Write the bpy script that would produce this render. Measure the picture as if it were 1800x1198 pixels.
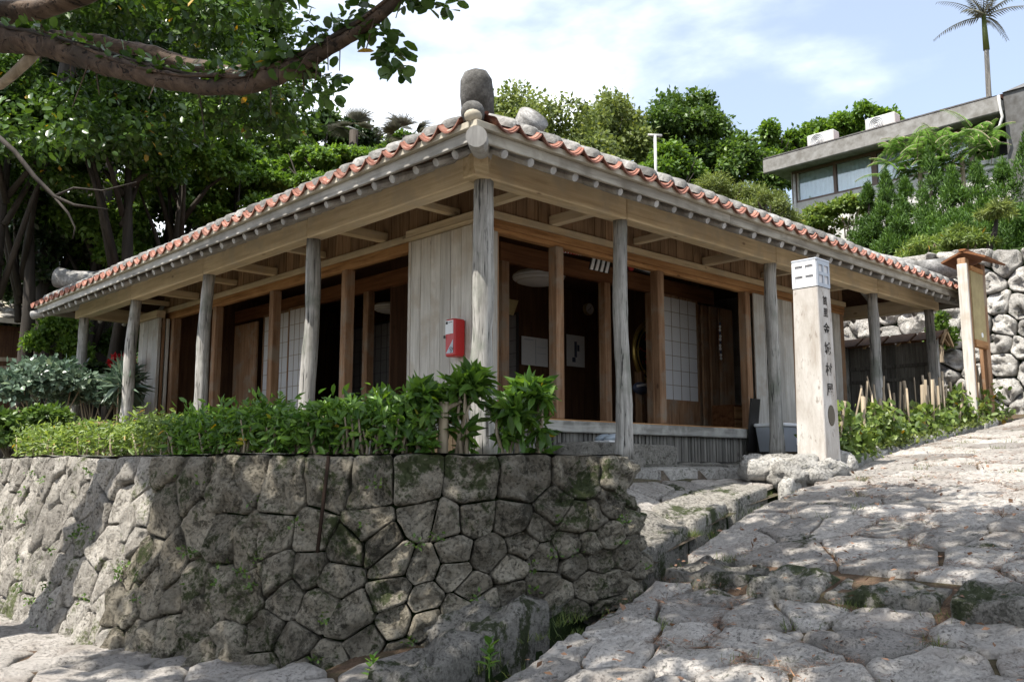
import bpy, bmesh, math, random
import numpy as np
from mathutils import Vector, Matrix, noise as mnoise

random.seed(7)
for o in list(bpy.data.objects):
    bpy.data.objects.remove(o)
scene = bpy.context.scene
COL = scene.collection
R = math.radians

# ------------------------------------------------------------------ camera
# X runs along the right facade, Y along the left facade, z = 0 is eye level.
CAM = Vector((-4.648, -5.239, 0.0))
FW = Vector((0.6881, 0.7256, 0.0)); RT = Vector((0.7256, -0.6881, 0.0))
PITCH = R(7.80)
cd = bpy.data.cameras.new('camera'); cam = bpy.data.objects.new('camera', cd); COL.objects.link(cam)
cd.sensor_width = 36.0; cd.lens = 31.1; cd.clip_end = 3000; cd.clip_start = 0.05
cam.location = CAM
fwd = FW * math.cos(PITCH) + Vector((0, 0, math.sin(PITCH)))
cam.rotation_euler = fwd.to_track_quat('-Z', 'Y').to_euler()
scene.camera = cam

# ------------------------------------------------------------------ light
SUN = Vector((-0.476, 0.055, 0.877)).normalized()       # towards the sun
sd = bpy.data.lights.new('sun', 'SUN'); sd.energy = 4.7; sd.angle = R(0.53); sd.color = (1.0, 0.95, 0.87)
sun = bpy.data.objects.new('sun', sd); COL.objects.link(sun)
sun.rotation_euler = (-SUN).to_track_quat('-Z', 'Y').to_euler(); sun.location = (-10, 6, 20)

world = bpy.data.worlds.new('World'); scene.world = world; world.use_nodes = True
wn = world.node_tree.nodes; wl = world.node_tree.links; wn.clear()
out = wn.new('ShaderNodeOutputWorld'); bg = wn.new('ShaderNodeBackground'); bg.inputs[1].default_value = 0.108
sky = wn.new('ShaderNodeTexSky'); sky.sky_type = 'NISHITA'; sky.sun_disc = False
sky.sun_elevation = math.asin(SUN.z); sky.sun_rotation = math.atan2(SUN.x, SUN.y)
sky.air_density = 1.0; sky.dust_density = 1.6; sky.ozone_density = 1.0; sky.altitude = 80
tc = wn.new('ShaderNodeTexCoord'); sep = wn.new('ShaderNodeSeparateXYZ'); wl.new(tc.outputs['Generated'], sep.inputs[0])
addz = wn.new('ShaderNodeMath'); addz.operation = 'ADD'; addz.inputs[1].default_value = 0.22; wl.new(sep.outputs[2], addz.inputs[0])
mx = wn.new('ShaderNodeMath'); mx.operation = 'MAXIMUM'; mx.inputs[1].default_value = 0.05; wl.new(addz.outputs[0], mx.inputs[0])
dv = wn.new('ShaderNodeVectorMath'); dv.operation = 'DIVIDE'
cmb = wn.new('ShaderNodeCombineXYZ')
for i in range(3): wl.new(mx.outputs[0], cmb.inputs[i])
wl.new(tc.outputs['Generated'], dv.inputs[0]); wl.new(cmb.outputs[0], dv.inputs[1])
mp = wn.new('ShaderNodeMapping'); mp.inputs['Location'].default_value = (2.0, 5.0, 0.0); mp.inputs['Scale'].default_value = (1.0, 1.0, 0.4)
wl.new(dv.outputs[0], mp.inputs[0])
nz = wn.new('ShaderNodeTexNoise'); nz.inputs['Scale'].default_value = 1.15; nz.inputs['Detail'].default_value = 9; nz.inputs['Roughness'].default_value = 0.52; nz.inputs['Distortion'].default_value = 0.25
wl.new(mp.outputs[0], nz.inputs['Vector'])
rp = wn.new('ShaderNodeValToRGB'); rp.color_ramp.elements[0].position = 0.45; rp.color_ramp.elements[1].position = 0.66
rp.color_ramp.interpolation = 'EASE'
wl.new(nz.outputs[0], rp.inputs[0])
mix = wn.new('ShaderNodeMix'); mix.data_type = 'RGBA'
wl.new(rp.outputs[0], mix.inputs[0]); wl.new(sky.outputs[0], mix.inputs[6]); mix.inputs[7].default_value = (10.5, 10.8, 11.2, 1)
# thin high haze whitens the whole sky a little
veil = wn.new('ShaderNodeMix'); veil.data_type = 'RGBA'; veil.inputs[0].default_value = 0.22
wl.new(mix.outputs[2], veil.inputs[6]); veil.inputs[7].default_value = (7.6, 8.2, 9.0, 1)
wl.new(veil.outputs[2], bg.inputs[0]); wl.new(bg.outputs[0], out.inputs[0])

vs = scene.view_settings
vs.view_transform = 'Standard'; vs.look = 'None'; vs.exposure = 1.08; vs.gamma = 1.0; vs.use_curve_mapping = False
scene.cycles.max_bounces = 8; scene.cycles.diffuse_bounces = 4; scene.cycles.transparent_max_bounces = 8
scene.cycles.use_denoising = True

# ------------------------------------------------------------------ helpers
def at(px, py, d):
    """point at forward distance d seen at photo pixel (px, py)"""
    x = (px - 900) / 1555.0; y = -(py - 599) / 1555.0
    f = math.cos(PITCH) - y * math.sin(PITCH); u = math.sin(PITCH) + y * math.cos(PITCH)
    return CAM + (RT * x + FW * f + Vector((0, 0, u))) * (d / f)

def proj(P):
    d = Vector(P) - CAM
    l = d.dot(RT); g = d.dot(FW); f = g * math.cos(PITCH) + d.z * math.sin(PITCH); u = -g * math.sin(PITCH) + d.z * math.cos(PITCH)
    if f < 0.1: return None
    return 900 + 1555 * l / f, 599 - 1555 * u / f, f

class MB:
    def __init__(s): s.v = []; s.f = []
    def add(s, vs, fs):
        n = len(s.v); s.v.extend([tuple(v) for v in vs]); s.f.extend([tuple(i + n for i in f) for f in fs])
    def box(s, x0, x1, y0, y1, z0, z1, bev=0.0):
        if bev <= 0:
            s.add([(x0,y0,z0),(x1,y0,z0),(x1,y1,z0),(x0,y1,z0),(x0,y0,z1),(x1,y0,z1),(x1,y1,z1),(x0,y1,z1)],
                  [(0,3,2,1),(4,5,6,7),(0,1,5,4),(1,2,6,5),(2,3,7,6),(3,0,4,7)])
        else:
            b = min(bev, (x1-x0)/2.01, (y1-y0)/2.01, (z1-z0)/2.01)
            # chamfered along the vertical and the horizontal edges: three stacked octagon rings
            def ring(z, i):
                return [(x0+b+i,y0+i,z),(x1-b-i,y0+i,z),(x1-i,y0+b+i,z),(x1-i,y1-b-i,z),(x1-b-i,y1-i,z),(x0+b+i,y1-i,z),(x0+i,y1-b-i,z),(x0+i,y0+b+i,z)]
            rs = [ring(z0, b*0.7), ring(z0+b, 0), ring(z1-b, 0), ring(z1, b*0.7)]
            vs_ = [p for r in rs for p in r]; fs = []
            for k in range(3):
                for i in range(8):
                    j = (i+1) % 8; fs.append((k*8+i, k*8+j, k*8+8+j, k*8+8+i))
            fs.append(tuple(range(7, -1, -1))); fs.append(tuple(range(24, 32)))
            s.add(vs_, fs)
        return s
    def obox(s, c, ax, ay, az, hx, hy, hz):
        """box around centre c with half sizes along three axes"""
        c = Vector(c); ax = Vector(ax).normalized(); ay = Vector(ay).normalized(); az = Vector(az).normalized()
        P = []
        for k in (-1, 1):
            for (i, j) in ((-1,-1),(1,-1),(1,1),(-1,1)):
                P.append(c + ax*hx*i + ay*hy*j + az*hz*k)
        s.add(P, [(0,3,2,1),(4,5,6,7),(0,1,5,4),(1,2,6,5),(2,3,7,6),(3,0,4,7)]); return s
    def sweep(s, pts, rad, n=10, cap=True, jit=0.0, seed=0, flat=1.0, jscale=6.0):
        pts = [Vector(p) for p in pts]; N = len(pts)
        if not hasattr(rad, '__len__'): rad = [rad]*N
        up = Vector((0,0,1)); prev = None; rings = []
        for i, p in enumerate(pts):
            t = (pts[min(i+1, N-1)] - pts[max(i-1, 0)]).normalized()
            if prev is None:
                a = t.cross(up if abs(t.z) < 0.9 else Vector((1,0,0))).normalized()
            else:
                a = (prev - t*prev.dot(t)).normalized()
            prev = a; b = t.cross(a).normalized()
            ring = []
            for k in range(n):
                th = 2*math.pi*k/n; r = rad[i]
                q = a*math.cos(th) + b*math.sin(th)*flat
                if jit: r = r*(1 + jit*mnoise.noise((p + q*0.2)*jscale + Vector((seed*3.1, seed*1.7, 0))))
                ring.append(p + q*r)
            rings.append(ring)
        vs_ = [v for r in rings for v in r]; fs = []
        for i in range(N-1):
            for k in range(n):
                j = (k+1) % n; fs.append((i*n+k, i*n+j, (i+1)*n+j, (i+1)*n+k))
        if cap:
            fs.append(tuple(range(n-1, -1, -1))); fs.append(tuple(range((N-1)*n, N*n)))
        s.add(vs_, fs); return s
    def ellipsoid(s, c, rx, ry, rz, nu=14, nv=8):
        vs_ = []; fs = []
        for j in range(nv+1):
            ph = math.pi*j/nv
            for i in range(nu):
                th = 2*math.pi*i/nu
                vs_.append((c[0]+rx*math.sin(ph)*math.cos(th), c[1]+ry*math.sin(ph)*math.sin(th), c[2]-rz*math.cos(ph)))
        for j in range(nv):
            for i in range(nu):
                k = (i+1) % nu; fs.append((j*nu+i, j*nu+k, (j+1)*nu+k, (j+1)*nu+i))
        s.add(vs_, fs); return s
    def mesh(s, name, mat, smooth=False):
        me = bpy.data.meshes.new(name); me.from_pydata(s.v, [], s.f); me.update()
        if mat: me.materials.append(mat)
        if smooth: me.polygons.foreach_set('use_smooth', [True]*len(me.polygons))
        return me

def link(name, me, parent=None, loc=None):
    o = bpy.data.objects.new(name, me); COL.objects.link(o)
    if loc is not None: o.location = loc
    if parent is not None:
        o.parent = parent
        o.matrix_parent_inverse = Matrix.Translation(-PLOC.get(parent.name, Vector((0,0,0))))
    return o
PLOC = {}
def thing(name, loc, label, cat, group=None):
    o = bpy.data.objects.new(name, None); COL.objects.link(o); o.location = loc
    o.empty_display_size = 0.2
    PLOC[o.name] = Vector(loc)
    o['label'] = label; o['category'] = cat
    if group: o['group'] = group
    return o
def tag(o, label, cat, group=None):
    o['label'] = label; o['category'] = cat
    if group: o['group'] = group
    return o
def part(name, mb, mat, parent, smooth=False):
    return link(name, mb.mesh(name, mat, smooth), parent)
def struct(name, mb, mat, smooth=False):
    o = link(name, mb.mesh(name, mat, smooth)); o['kind'] = 'structure'; return o
def sub(parent):
    """register a mesh part as a parent for sub-parts (its local frame is the world frame)"""
    return parent
def sm(a, b, x):
    t = min(1, max(0, (x-a)/(b-a))); return t*t*(3-2*t)
def interp(x, pts):
    if x <= pts[0][0]: return pts[0][1]
    for (a, b), (c, d) in zip(pts, pts[1:]):
        if x <= c: return b + (d-b)*(x-a)/(c-a)
    return pts[-1][1]

# ------------------------------------------------------------------ materials
class NT:
    def __init__(s, name):
        s.m = bpy.data.materials.new(name); s.m.use_nodes = True; s.t = s.m.node_tree; s.n = s.t.nodes; s.l = s.t.links
        s.b = s.n['Principled BSDF']; s.o = s.n['Material Output']
    def node(s, t, **kw):
        n = s.n.new(t)
        for k, v in kw.items(): setattr(n, k, v)
        return n
    def coords(s, scale=(1,1,1), rnd=True, kind='Object', k=37.0):
        tc = s.node('ShaderNodeTexCoord'); mp = s.node('ShaderNodeMapping'); mp.inputs['Scale'].default_value = scale
        src = tc.outputs[kind]
        if rnd:
            oi = s.node('ShaderNodeObjectInfo'); ml = s.node('ShaderNodeMath', operation='MULTIPLY'); ml.inputs[1].default_value = k
            s.l.new(oi.outputs['Random'], ml.inputs[0])
            ad = s.node('ShaderNodeVectorMath', operation='ADD'); s.l.new(src, ad.inputs[0]); s.l.new(ml.outputs[0], ad.inputs[1]); src = ad.outputs[0]
        s.l.new(src, mp.inputs[0]); return mp.outputs[0]
    def noise(s, vec, scale, detail=5, rough=0.55, dist=0.0):
        n = s.node('ShaderNodeTexNoise'); n.inputs['Scale'].default_value = scale; n.inputs['Detail'].default_value = detail
        n.inputs['Roughness'].default_value = rough; n.inputs['Distortion'].default_value = dist; s.l.new(vec, n.inputs['Vector']); return n.outputs[0]
    def voro(s, vec, scale, feat='F1'):
        n = s.node('ShaderNodeTexVoronoi', feature=feat); n.inputs['Scale'].default_value = scale; s.l.new(vec, n.inputs['Vector']); return n.outputs[0]
    def ramp(s, fac, stops):
        r = s.node('ShaderNodeValToRGB'); e = r.color_ramp.elements
        while len(e) < len(stops): e.new(0.5)
        for i, (p, c) in enumerate(stops):
            e[i].position = p; e[i].color = (c, c, c, 1) if not hasattr(c, '__len__') else (*c, 1)
        s.l.new(fac, r.inputs[0]); return r.outputs[0]
    def mix(s, fac, a, b, blend='MIX'):
        m = s.node('ShaderNodeMix', data_type='RGBA', blend_type=blend)
        for idx, v in ((0, fac), (6, a), (7, b)):
            if isinstance(v, (int, float)): m.inputs[idx].default_value = v
            elif isinstance(v, tuple): m.inputs[idx].default_value = (*v, 1)
            else: s.l.new(v, m.inputs[idx])
        return m.outputs[2]
    def math(s, op, a, b=0.0):
        m = s.node('ShaderNodeMath', operation=op)
        for i, v in ((0, a), (1, b)):
            if isinstance(v, (int, float)): m.inputs[i].default_value = v
            else: s.l.new(v, m.inputs[i])
        return m.outputs[0]
    def hsv(s, col, val, hue=0.5, sat=1.0):
        h = s.node('ShaderNodeHueSaturation'); h.inputs['Hue'].default_value = hue; h.inputs['Saturation'].default_value = sat
        if isinstance(val, (int, float)): h.inputs['Value'].default_value = val
        else: s.l.new(val, h.inputs['Value'])
        s.l.new(col, h.inputs['Color']); return h.outputs[0]
    def objrand(s, lo, hi):
        oi = s.node('ShaderNodeObjectInfo'); mr = s.node('ShaderNodeMapRange'); mr.inputs[3].default_value = lo; mr.inputs[4].default_value = hi
        s.l.new(oi.outputs['Random'], mr.inputs[0]); return mr.outputs[0]
    def islrand(s, lo, hi):
        g = s.node('ShaderNodeNewGeometry'); mr = s.node('ShaderNodeMapRange'); mr.inputs[3].default_value = lo; mr.inputs[4].default_value = hi
        s.l.new(g.outputs['Random Per Island'], mr.inputs[0]); return mr.outputs[0]
    def bump(s, h, strength=0.4, dist=0.02):
        b = s.node('ShaderNodeBump'); b.inputs['Strength'].default_value = strength; b.inputs['Distance'].default_value = dist
        s.l.new(h, b.inputs['Height']); s.l.new(b.outputs[0], s.b.inputs['Normal']); return b
    def done(s, col, rough=0.85, spec=0.25, metal=0.0):
        if isinstance(col, tuple): s.b.inputs['Base Color'].default_value = (*col, 1)
        else: s.l.new(col, s.b.inputs['Base Color'])
        if isinstance(rough, (int, float)): s.b.inputs['Roughness'].default_value = rough
        else: s.l.new(rough, s.b.inputs['Roughness'])
        s.b.inputs['Specular IOR Level'].default_value = spec; s.b.inputs['Metallic'].default_value = metal
        return s.m

def wood(name, dark, mid, light, axis='z', grain=26.0, bump=0.35, stain=None, rough=0.8, crack=0.0, var=0.16):
    n = NT(name); sc = {'x': (0.06, 1, 1), 'y': (1, 0.06, 1), 'z': (1, 1, 0.06)}[axis]
    v = n.coords(sc); g = n.noise(v, grain, 6, 0.65, 0.4)
    v2 = n.coords((1, 1, 1)); big = n.noise(v2, 2.2, 4)
    c = n.ramp(g, [(0.28, dark), (0.5, mid), (0.72, light)])
    c = n.mix(n.ramp(big, [(0.35, 0.0), (0.7, 0.45)]), c, dark)
    if stain: c = n.mix(n.ramp(n.noise(v2, 3.7, 5), [(0.50, 0.0), (0.66, 0.8)]), c, stain)
    h = g
    if crack:
        cr = n.ramp(n.noise(v, grain*1.6, 3, 0.5, 1.0), [(0.33, 0.0), (0.42, 1.0)])
        c = n.mix(cr, (dark[0]*0.35, dark[1]*0.35, dark[2]*0.35), c); h = n.math('MULTIPLY', g, cr)
    # knots
    kn = n.voro(n.coords({'x': (0.5, 1, 1), 'y': (1, 0.5, 1), 'z': (1, 1, 0.5)}[axis]), 3.4)
    c = n.mix(n.ramp(kn, [(0.035, 0.75), (0.07, 0.0)]), c, (dark[0]*0.45, dark[1]*0.4, dark[2]*0.4))
    c = n.hsv(c, n.objrand(1-var, 1+var))
    n.bump(h, bump, 0.01)
    return n.done(c, rough)

def limestone(name, base, dark, light, moss=0.5, mosscol=(0.045, 0.06, 0.02), soil=0.0, pit=1.0, lo=0.36):
    n = NT(name); v = n.coords((1,1,1), k=53.0)
    g = n.node('ShaderNodeNewGeometry')
    a = n.noise(v, 2.6, 6, 0.6); b = n.noise(v, 15, 12, 0.80, 0.2)
    col = n.ramp(b, [(0.30, dark), (0.48, base), (0.70, light)])
    col = n.mix(n.ramp(a, [(0.38, 0.0), (0.68, 0.6)]), col, light)
    blot = n.noise(v, 6.0, 6, 0.65, 0.6)
    bl2 = n.math('ADD', n.math('MULTIPLY', blot, 0.6), n.math('MULTIPLY', n.noise(v, 40, 8, 0.8), 0.4))
    col = n.mix(n.ramp(bl2, [(lo+0.03, 0.85), (lo+0.10, 0.0)]), col, dark)
    # black pits of the coral limestone
    pits = n.ramp(n.noise(v, 52, 6, 0.75, 0.3), [(0.33, 0.0), (0.47, 1.0)])
    pm = n.math('MAXIMUM', pits, n.ramp(n.noise(v, 4.5, 3), [(0.40, 0.25), (0.62, 0.95)]))
    col = n.mix(pm, (dark[0]*0.55, dark[1]*0.55, dark[2]*0.55), col)
    # moss where water runs, uneven patches
    gp = n.node('ShaderNodeTexCoord'); 
    mm = n.math('ADD', n.math('MULTIPLY', n.noise(gp.outputs['Object'], 2.6, 6, 0.65, 0.6), 0.62), n.math('MULTIPLY', n.noise(gp.outputs['Object'], 24, 8, 0.75), 0.38))
    col = n.mix(n.ramp(mm, [(0.60-0.15*moss, 0.0), (0.655-0.15*moss, 0.92)]), col, mosscol)
    if soil:
        col = n.mix(n.ramp(n.noise(gp.outputs['Object'], 1.7, 6, 0.65), [(0.52, 0.0), (0.72, soil)]), col, (0.16, 0.095, 0.055))
    col = n.hsv(col, n.objrand(0.66, 1.22))
    h = n.math('ADD', n.math('MULTIPLY', b, 1.3), n.math('MULTIPLY', pits, 0.55*pit))
    h = n.math('ADD', h, n.math('MULTIPLY', blot, 0.8))
    n.bump(h, 0.95, 0.045)
    return n.done(col, 0.93, 0.15)

def leafmat(name, dark, light, trans=0.35, gloss=0.45, yellow=0.0, spec=0.4):
    n = NT(name)
    r = n.islrand(0, 1); c = n.ramp(r, [(0.0, dark), (0.85, light), (1.0, (light[0]*1.25, light[1]*1.15, light[2]*0.9))])
    v = n.coords((1,1,1)); big = n.noise(v, 0.9, 3)
    c = n.mix(n.ramp(big, [(0.35, 0.35), (0.65, 0.0)]), c, dark)
    if yellow: c = n.mix(n.ramp(n.islrand(0, 1), [(1-yellow, 0.0), (1-yellow*0.8, 1.0)]), c, (0.42, 0.27, 0.04))
    c = n.hsv(c, n.objrand(0.88, 1.12))
    m = n.done(c, gloss, spec)
    tr = n.node('ShaderNodeBsdfTranslucent'); ct = n.hsv(c, 1.25, 0.49, 1.1); n.l.new(ct, tr.inputs['Color'])
    ms = n.node('ShaderNodeMixShader'); ms.inputs[0].default_value = trans
    n.l.new(n.b.outputs[0], ms.inputs[1]); n.l.new(tr.outputs[0], ms.inputs[2]); n.l.new(ms.outputs[0], n.o.inputs[0])
    return m

def plain(name, col, rough=0.6, spec=0.3, metal=0.0, var=0.0, dirt=0.12):
    n = NT(name); v = n.coords((1,1,1))
    d = n.noise(v, 5, 6, 0.65); c = n.mix(n.ramp(d, [(0.35, dirt*2.2), (0.7, 0.0)]), col, (col[0]*0.55, col[1]*0.53, col[2]*0.5))
    if var: c = n.hsv(c, n.objrand(1-var, 1+var))
    n.bump(n.noise(v, 60, 3), 0.08, 0.004)
    return n.done(c, rough, spec, metal)

M = {}
M['post'] = wood('weathered_post_wood', (0.14,0.135,0.122), (0.34,0.325,0.30), (0.54,0.525,0.49), 'z', 30, 0.7, stain=(0.16,0.17,0.14), crack=0.8)
M['board'] = wood('grey_board_wood', (0.32,0.295,0.26), (0.50,0.475,0.43), (0.62,0.595,0.55), 'z', 34, 0.35, stain=(0.38,0.33,0.27))
M['beamx'] = wood('tan_beam_wood_x', (0.38,0.285,0.175), (0.60,0.475,0.30), (0.70,0.58,0.40), 'x', 20, 0.25, stain=(0.45,0.37,0.26), var=0.08)
M['beamy'] = wood('tan_beam_wood_y', (0.38,0.30,0.20), (0.60,0.49,0.33), (0.70,0.60,0.44), 'y', 20, 0.25, stain=(0.46,0.39,0.29), var=0.08)
M['beamz'] = wood('tan_beam_wood_z', (0.21,0.155,0.095), (0.33,0.26,0.175), (0.42,0.34,0.24), 'z', 20, 0.25, var=0.08)
M['redx'] = wood('red_lintel_wood_x', (0.15,0.065,0.022), (0.42,0.225,0.095), (0.54,0.32,0.15), 'x', 22, 0.25, var=0.1)
M['redy'] = wood('red_lintel_wood_y', (0.15,0.065,0.022), (0.42,0.225,0.095), (0.54,0.32,0.15), 'y', 22, 0.25, var=0.1)
M['redz'] = wood('red_column_wood', (0.13,0.065,0.032), (0.27,0.155,0.085), (0.38,0.25,0.155), 'z', 26, 0.3, stain=(0.25,0.20,0.15), var=0.12)
M['frieze'] = wood('brown_frieze_wood', (0.14,0.082,0.042), (0.29,0.18,0.10), (0.39,0.26,0.155), 'z', 26, 0.3, var=0.25)
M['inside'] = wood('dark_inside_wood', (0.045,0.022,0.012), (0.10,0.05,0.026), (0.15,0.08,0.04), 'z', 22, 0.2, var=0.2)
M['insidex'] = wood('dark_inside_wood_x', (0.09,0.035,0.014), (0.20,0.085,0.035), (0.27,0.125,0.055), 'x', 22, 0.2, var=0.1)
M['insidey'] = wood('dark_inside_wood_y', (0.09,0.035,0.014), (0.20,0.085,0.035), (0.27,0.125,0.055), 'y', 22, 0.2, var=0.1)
M['fasciax'] = wood('mottled_fascia_x', (0.13,0.115,0.095), (0.36,0.33,0.275), (0.52,0.49,0.42), 'x', 16, 0.5, stain=(0.17,0.15,0.12), var=0.06)
M['fasciay'] = wood('mottled_fascia_y', (0.15,0.14,0.125), (0.38,0.365,0.335), (0.55,0.53,0.49), 'y', 16, 0.5, stain=(0.20,0.19,0.17), var=0.06)
M['sillx'] = wood('lichen_sill_x', (0.13,0.125,0.11), (0.29,0.28,0.255), (0.52,0.51,0.47), 'x', 14, 0.6, stain=(0.48,0.47,0.43), var=0.06)
M['silly'] = wood('lichen_sill_y', (0.13,0.125,0.11), (0.29,0.28,0.255), (0.52,0.51,0.47), 'y', 14, 0.6, stain=(0.48,0.47,0.43), var=0.06)
M['slat'] = wood('grey_slat_wood', (0.085,0.08,0.07), (0.19,0.18,0.16), (0.29,0.275,0.25), 'z', 30, 0.4, var=0.3)
M['slatnew'] = wood('tan_slat_wood', (0.20,0.13,0.07), (0.36,0.25,0.14), (0.46,0.34,0.20), 'z', 26, 0.3, var=0.2)
M['logend'] = wood('grey_log_wood', (0.22,0.21,0.20), (0.36,0.35,0.335), (0.52,0.51,0.49), 'z', 12, 0.4, var=0.15)
M['bark'] = wood('fig_bark', (0.030,0.020,0.014), (0.085,0.056,0.038), (0.16,0.115,0.082), 'x', 15, 1.0, stain=(0.035,0.027,0.02), crack=0.7, var=0.1)
M['barkd'] = wood('dark_bark', (0.018,0.015,0.012), (0.042,0.034,0.027), (0.075,0.062,0.05), 'z', 9, 0.9, var=0.2)
M['twig'] = wood('pale_twig', (0.14,0.11,0.075), (0.29,0.235,0.165), (0.44,0.37,0.27), 'z', 20, 0.4, var=0.2)

def tile_mat():
    n = NT('terracotta_tile'); v = n.coords((1,1,1)); a = n.noise(v, 9, 6, 0.6)
    c = n.ramp(a, [(0.3, (0.15,0.060,0.042)), (0.55, (0.24,0.108,0.078)), (0.75, (0.36,0.22,0.175))])
    c = n.mix(n.ramp(n.noise(v, 26, 4), [(0.58, 0.0), (0.72, 0.6)]), c, (0.44,0.34,0.29))
    c = n.hsv(c, n.objrand(0.8, 1.2)); n.bump(a, 0.25, 0.006); return n.done(c, 0.8, 0.2)
M['tile'] = tile_mat()
def plaster_mat(k=1.0, nm='weathered_plaster'):
    n = NT(nm); v = n.coords((1,1,1)); a = n.noise(v, 5, 7, 0.68); b = n.noise(v, 30, 5, 0.7)
    c = n.ramp(a, [(0.30, (0.08,0.077,0.073)), (0.46, (0.18,0.175,0.167)), (0.68, (0.38,0.37,0.355))])
    c = n.mix(n.ramp(b, [(0.40, 0.55), (0.58, 0.0)]), c, (0.09,0.088,0.082)); c = n.hsv(c, n.objrand(0.72*k, 1.25*k))
    n.bump(n.math('ADD', a, b), 0.6, 0.015); return n.done(c, 0.92, 0.15)
M['plaster'] = plaster_mat()
M['plasterdark'] = plaster_mat(0.62, 'dark_lichened_plaster')
M['lime'] = plain('pale_mortar', (0.50,0.46,0.38), 0.9, 0.1, dirt=0.3)
M['wallstone'] = limestone('wall_limestone', (0.25,0.22,0.168), (0.06,0.054,0.04), (0.40,0.365,0.295), moss=0.52, lo=0.39)  # darker copy for the shaded part: real moss plus shade painted into the stone
M['wallstone_lit'] = limestone('sun_painted_wall_limestone', (0.37,0.34,0.295), (0.13,0.12,0.10), (0.52,0.49,0.44), moss=0.35, mosscol=(0.10,0.12,0.045), lo=0.36)  # paler copy for the left part: less moss, and sunlight painted into the stone
M['roadstone'] = limestone('road_limestone', (0.45,0.415,0.375), (0.18,0.165,0.145), (0.58,0.545,0.505), moss=0.15, soil=0.35, pit=0.7, lo=0.30)
M['kerbstone'] = limestone('kerb_limestone', (0.31,0.29,0.255), (0.10,0.095,0.08), (0.44,0.415,0.37), moss=0.6, lo=0.38)
M['palestone'] = limestone('pale_limestone', (0.47,0.45,0.415), (0.17,0.165,0.15), (0.62,0.60,0.56), moss=0.12, lo=0.34)
M['stepstone'] = limestone('step_block_stone', (0.30,0.285,0.25), (0.12,0.112,0.095), (0.42,0.40,0.36), moss=0.3)
def soil_mat(name, a, b, g, gm):
    n = NT(name); tcn = n.node('ShaderNodeTexCoord'); v = tcn.outputs['Object']
    x = n.noise(v, 7, 8, 0.7); y = n.noise(v, 1.9, 6, 0.65); z = n.noise(v, 60, 4, 0.7)
    c = n.ramp(x, [(0.32, a), (0.68, b)]); c = n.mix(n.ramp(y, [(0.5-0.3*gm, 0.0), (0.72-0.3*gm, 0.9)]), c, g)
    c = n.hsv(c, n.ramp(z, [(0.3, 0.6), (0.7, 1.25)])); n.bump(n.math('ADD', x, z), 0.8, 0.03); return n.done(c, 0.95, 0.1)
M['soil'] = soil_mat('joint_soil', (0.055,0.038,0.026), (0.15,0.10,0.068), (0.085,0.085,0.045), 0.15)
M['bed'] = soil_mat('bed_soil', (0.06,0.048,0.036), (0.17,0.14,0.11), (0.06,0.07,0.03), 0.1)
M['hill'] = soil_mat('hill_undergrowth', (0.018,0.03,0.01), (0.05,0.075,0.022), (0.03,0.055,0.014), 0.9)
M['gutter'] = soil_mat('gutter_moss', (0.018,0.02,0.012), (0.05,0.05,0.03), (0.02,0.035,0.01), 0.9)
M['concrete'] = plain('grey_concrete', (0.28,0.275,0.265), 0.9, 0.15, dirt=0.45)
M['concretedark'] = plain('dark_concrete', (0.14,0.14,0.14), 0.9, 0.15, dirt=0.45)
M['concretelight'] = plain('pale_concrete', (0.60,0.59,0.57), 0.9, 0.15, dirt=0.3)
M['white'] = plain('white_paint', (0.78,0.79,0.80), 0.45, 0.4, dirt=0.06)
M['acwhite'] = plain('aged_white', (0.55,0.55,0.53), 0.5, 0.3, dirt=0.2)
M['greymetal'] = plain('grey_metal', (0.42,0.45,0.50), 0.45, 0.5, 0.3)
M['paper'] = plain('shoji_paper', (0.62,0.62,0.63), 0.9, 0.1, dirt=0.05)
M['paperdim'] = plain('shoji_paper_painted_dim', (0.17,0.165,0.165), 0.9, 0.1, dirt=0.2)  # darkness of paper seen against the light, painted into its colour
M['black'] = plain('black_lacquer', (0.015,0.014,0.014), 0.4, 0.4)
M['gold'] = plain('gilt', (0.62,0.46,0.14), 0.35, 0.5, 0.75, dirt=0.3)
M['red'] = plain('red_paint', (0.50,0.018,0.018), 0.35, 0.5, dirt=0.1)
M['redcloth'] = plain('red_cord', (0.45,0.05,0.05), 0.8, 0.2)
M['brownframe'] = plain('brown_window_frame', (0.16,0.11,0.09), 0.5, 0.4)
M['curtain'] = plain('pale_curtain', (0.80,0.83,0.84), 0.9, 0.1, dirt=0.1)
M['tanpanel'] = plain('tan_panel', (0.40,0.33,0.17), 0.75, 0.2, dirt=0.3)
M['ink'] = plain('black_ink', (0.055,0.05,0.047), 0.9, 0.1, dirt=0.3)
M['bronze'] = plain('dark_bronze', (0.10,0.085,0.06), 0.55, 0.4, 0.3)
M['rust'] = plain('dark_rust', (0.028,0.018,0.013), 0.9, 0.1)
M['bluegrey'] = plain('blue_grey_plastic', (0.36,0.42,0.48), 0.45, 0.4, dirt=0.15)
M['cloth'] = plain('dark_blue_print', (0.12,0.14,0.22), 0.9, 0.1, dirt=0.5)
def glass_mat():
    n = NT('window_glass'); tr = n.node('ShaderNodeBsdfTransparent'); tr.inputs[0].default_value = (0.86,0.92,0.94,1); gl = n.node('ShaderNodeBsdfGlossy'); gl.inputs['Roughness'].default_value = 0.03
    ms = n.node('ShaderNodeMixShader'); ms.inputs[0].default_value = 0.14; n.l.new(tr.outputs[0], ms.inputs[1]); n.l.new(gl.outputs[0], ms.inputs[2]); n.l.new(ms.outputs[0], n.o.inputs[0]); return n.m
M['glass'] = glass_mat()
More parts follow.
